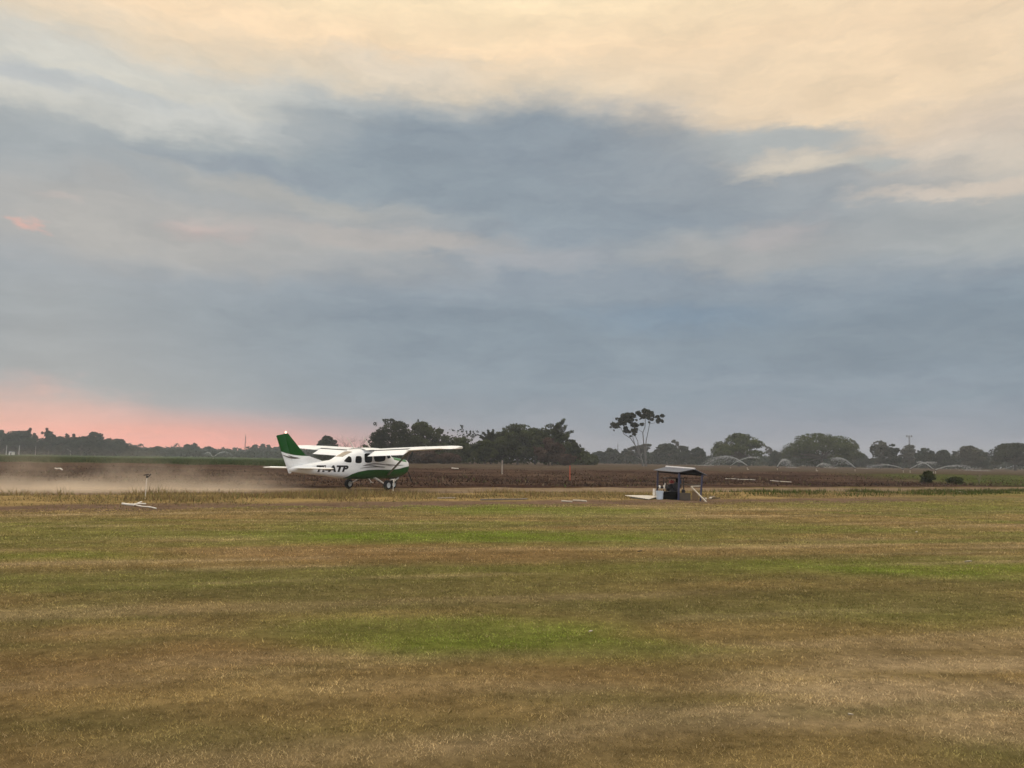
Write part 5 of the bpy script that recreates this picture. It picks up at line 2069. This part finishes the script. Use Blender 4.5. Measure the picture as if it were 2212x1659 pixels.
def spray(src, end, apex, n, rng, size=.05, spread=.5, curtain=.35, t1=1.0):
    """droplets on a throw from src to end rising to apex (z)"""
    src, end = np.array(src), np.array(end)
    t_ = rng.random(n)**.85*t1
    h0 = apex - src[2]
    base_ = src[None] + (end - src)[None]*t_[:, None]
    base_[:, 2] = src[2] + (end[2] - src[2])*t_ + 4*h0*t_*(1 - t_)
    sp = spread*(.04 + t_**1.6)
    fall = (rng.random(n) < curtain)
    drop = np.where(fall, rng.random(n)**1.5*t_**.7*(base_[:, 2] - end[2]), np.abs(rng.normal(0, 1, n))*sp*.35)
    off = rng.normal(0, 1, (n, 3))*sp[:, None]*np.array([.5, .5, .22])
    p = base_ + off
    p[:, 2] = np.maximum(p[:, 2] - drop, FIELD + .02)
    r_ = size*(.5 + rng.random(n))*(1.2 - .5*t_)
    V = p[:, None, :] + TET[None]*r_[:, None, None]
    F_ = (np.arange(n)[:, None, None]*4 + TF[None]).reshape(-1, 3)
    return V.reshape(-1, 3), F_


rngw = np.random.default_rng(21)
SPK = [  # source px, py, depth; landing px, depth; apex py at mid; droplets; curtain; label
    (1614, 1010, 124, 1512, 122, 981.5, 5200, .55, 1.0, 'sprinkler throwing the longest arc of water left beside the small domed tree'),
    (1578, 1009, 150, 1690, 150, 984, 1500, .12, .55, 'sprinkler throwing a thin jet up and right before the small domed tree'),
    (1679, 1012, 125, 1716, 117, 988.5, 2600, .30, 1.0, 'sprinkler throwing a round pinkish arch of water between the two domed trees'),
    (1763, 1012, 125, 1804, 118, 997, 1700, .35, 1.0, 'sprinkler throwing a low round arch of water under the large domed tree'),
    (1847, 1013, 118, 1768, 118, 985, 3200, .45, .62, 'sprinkler throwing a steep bright jet leftwards below the large domed tree'),
    (1951, 1015, 118, 1850, 118, 999, 1800, .15, .9, 'sprinkler throwing a faint low arc left below the mast'),
    (1966, 1018, 112, 2066, 116, 994, 1400, .15, .55, 'sprinkler throwing a thin jet up and right past the dark bush'),
    (2016, 1018, 112, 1950, 118, 993, 900, .12, .5, 'sprinkler behind the dark bush throwing a short jet up and left'),
    (2021, 1021, 106, 2132, 110, 1001, 2200, .30, 1.0, 'sprinkler throwing the widest flat arc of water at the far right'),
    (459, 988, 190, 436, 186, 974, 900, .25, .8, 'distant sprinkler throwing a short jet left before the far palms'),
    (461, 989, 190, 512, 186, 973, 1400, .40, 1.0, 'distant sprinkler throwing a soft arc right before the far palms')]
for sx, sy, sdp, ex, edp, ay, n, cur, t1, lab in SPK:
    a = at(sx, sy, sdp)
    b = at(ex, sy, edp)
    z = hz(a.x, a.y)
    za = at((sx + ex)/2, ay, (sdp + edp)/2).z
    e_ = empty('irrigation_sprinkler', (a.x, a.y, z))
    tag(e_, lab, 'sprinkler', 'sprinklers at work in the far field')
    m = MB()
    m.tube([(0, 0, -.05), (0, 0, .45)], .02, 8)
    m.bar((0, 0, -.0), (.3, 0, .0), .05, .05)
    m.build('riser_pipe', M_pvc, e_, smooth=True)
    m = MB()
    dr = (Vector((b.x, b.y, 0)) - Vector((a.x, a.y, 0))).normalized()
    m.tube([(0, 0, .40), (0, 0, .50), tuple(dr*.28 + Vector((0, 0, .63)))], [.05, .055, .025], 8)
    m.build('nozzle', M_iron, e_, smooth=True)
    n = int(n*.48)
    V, F_ = spray((0, 0, .6), (b.x - a.x, b.y - a.y, .05), za - z, n, rngw, size=.032, spread=1.0, curtain=cur, t1=t1)
    V[:, 2] = np.maximum(V[:, 2], .02)
    link('water_jet', np_mesh('water_jet', V, F_), M_water, e_)

# ---- masts and poles
M_steel = pmat('grey_steel', (.16, .15, .16), .6, var=.1)
M_masty = pmat('red_grey_steel', (.22, .12, .12), .6, var=.15)


def lattice(px, pyt, D_, wd, lab, mat, top=False):
    b = at(px, 985, D_)
    z = hz(b.x, b.y)
    h_ = at(px, pyt, D_).z - z
    e_ = empty('radio_mast', (b.x, b.y, z))
    tag(e_, lab, 'mast')
    m = MB()
    cs = [(wd*math.cos(a), wd*math.sin(a)) for a in (0, 2.094, 4.189)]
    for x_, y_ in cs:
        m.tube([(x_, y_, -.2), (x_*.6, y_*.6, h_)], .09*wd/.5, 5)
    nb = int(h_/1.6)
    for k in range(nb):
        f0, f1 = 1 - .4*k/nb, 1 - .4*(k + 1)/nb
        for i in range(3):
            p, q = cs[i], cs[(i + 1) % 3]
            m.tube([(p[0]*f0, p[1]*f0, h_*k/nb), (q[0]*f1, q[1]*f1, h_*(k + 1)/nb)], .05*wd/.5, 4)
    m.build('lattice', mat, e_)
    if top:
        m = MB()
        for dx_ in (-1.3, 0, 1.3):
            m.box((dx_, 0, h_ + .2), (.5, .3, 1.1))
        m.bar((-1.8, 0, h_ - .2), (1.8, 0, h_ - .2), .2, .2)
        m.build('antenna_panel', mat, e_)
    else:
        m = MB()
        m.tube([(0, 0, h_), (0, 0, h_ + 1.5)], .06, 5)
        m.build('antenna_rod', mat, e_)


lattice(528.5, 942, 520, .45, 'thin lattice mast rising against the pink sky left of the aeroplane tail', M_masty)
lattice(1965.5, 943, 420, .5, 'mast with a cluster of antenna panels above the trees at right', M_steel, True)
lattice(1334.5, 960, 420, .35, 'faint slender mast left of the tall bare stemmed tree', M_steel)
for px, lab in ((13, 'leftmost pale utility pole before the dark trees'), (40.5, 'pale utility pole right of the small white hut at far left')):
    b = at(px, 985, 300)
    z = hz(b.x, b.y)
    h_ = at(px, 962, 300).z - z
    e_ = empty('utility_pole', (b.x, b.y, z))
    tag(e_, lab, 'pole')
    m = MB()
    m.tube([(0, 0, -.3), (0, 0, h_)], [.20, .14], 10)
    m.build('pole', pmat('pale_concrete', (.34, .33, .31), .8), e_, smooth=True)
    m = MB()
    m.bar((-.9, 0, h_ - .4), (.9, 0, h_ - .4), .12, .12)
    m.build('cross_arm', M_oldwood, e_)
b = at(25, 985, 300)
z = hz(b.x, b.y)
hut = empty('hut', (b.x, b.y, z))
tag(hut, 'tiny white hut among the dark trees between two utility poles', 'hut')
M_wall = pmat('whitewash', (.62, .60, .57), .8, var=.15)
m = MB()
m.box((0, 0, .65), (1.3, 1.6, 1.3))
m.build('wall', M_wall, hut)
m = MB()
m.bar((-.85, 0, 1.42), (.85, 0, 1.30), 2.0, .08)
m.build('roof', M_roof, hut)
m = MB()
m.box((.15, -.81, .45), (.5, .04, .9))
m.build('door', M_oldwood, hut)

# ================================================================ air: dust behind the aeroplane, haze
def vol_obj(name, loc, size, rz=0.0):
    m = MB()
    m.box((0, 0, 0), size)
    o = m.build(name, None)
    o.location = loc
    o.rotation_euler = (0, 0, rz)
    return o


M_dust = bpy.data.materials.new('dust')
M_dust.use_nodes = True
t = NT(M_dust.node_tree)
co = t.n('ShaderNodeTexCoord').outputs['Object']
X_, Y_, Z_ = t.sep(co)                     # X along the strip, Z up, centre at mid height
nz = t.noise(t.vmath('MULTIPLY', co, (.6, .6, .9)), .75, 6, .62)
h = t.math('ADD', Z_, 1.1)
low_ = t.math('MULTIPLY', t.math('POWER', t.mr(h, .95, .0), 3.0), .50)
high = t.math('MULTIPLY', t.math('POWER', t.mr(h, 1.9, .1), 1.6), t.math('MULTIPLY', t.mr(nz, .47, .66), .34))
low_ = t.math('MULTIPLY', low_, t.mr(nz, .25, .65, .45, 1.3))
den = t.math('ADD', low_, high)
fade = t.math('MULTIPLY', t.mr(X_, 15.0, 6.0, 0, 1, True), t.mr(t.math('ABSOLUTE', Y_), 3.0, 1.6, 0, 1, True))
den = t.math('MULTIPLY', den, fade)
v = t.n('ShaderNodeVolumePrincipled')
v.inputs['Color'].default_value = (.90, .77, .62, 1)
v.inputs['Anisotropy'].default_value = .1
t.put(v.inputs['Density'], den)
t.put(t.n('ShaderNodeOutputMaterial').inputs['Volume'], v.outputs[0])
M_dust.cycles.homogeneous_volume = False
cx_, cs_ = -29.5, 3.6
dust = vol_obj('dust_cloud', (RP[0] + cx_*RU[0] + cs_*RN[0], RP[1] + cx_*RU[1] + cs_*RN[1], 1.06), (32, 6.2, 2.2), RH)
dust.data.materials.append(M_dust)
tag(dust, 'tan dust drifting along the runway behind the aeroplane', 'dust', kind='stuff')

M_haze = bpy.data.materials.new('haze')
M_haze.use_nodes = True
t = NT(M_haze.node_tree)
v = t.n('ShaderNodeVolumePrincipled')
v.inputs['Color'].default_value = (.84, .87, .91, 1)
v.inputs['Density'].default_value = .00048
v.inputs['Anisotropy'].default_value = 0.0
t.put(t.n('ShaderNodeOutputMaterial').inputs['Volume'], v.outputs[0])
haze = vol_obj('haze', (0, 420, 11.5), (1800, 1060, 27))
haze.data.materials.append(M_haze)
tag(haze, 'thin evening haze over the whole field', 'haze', kind='stuff')
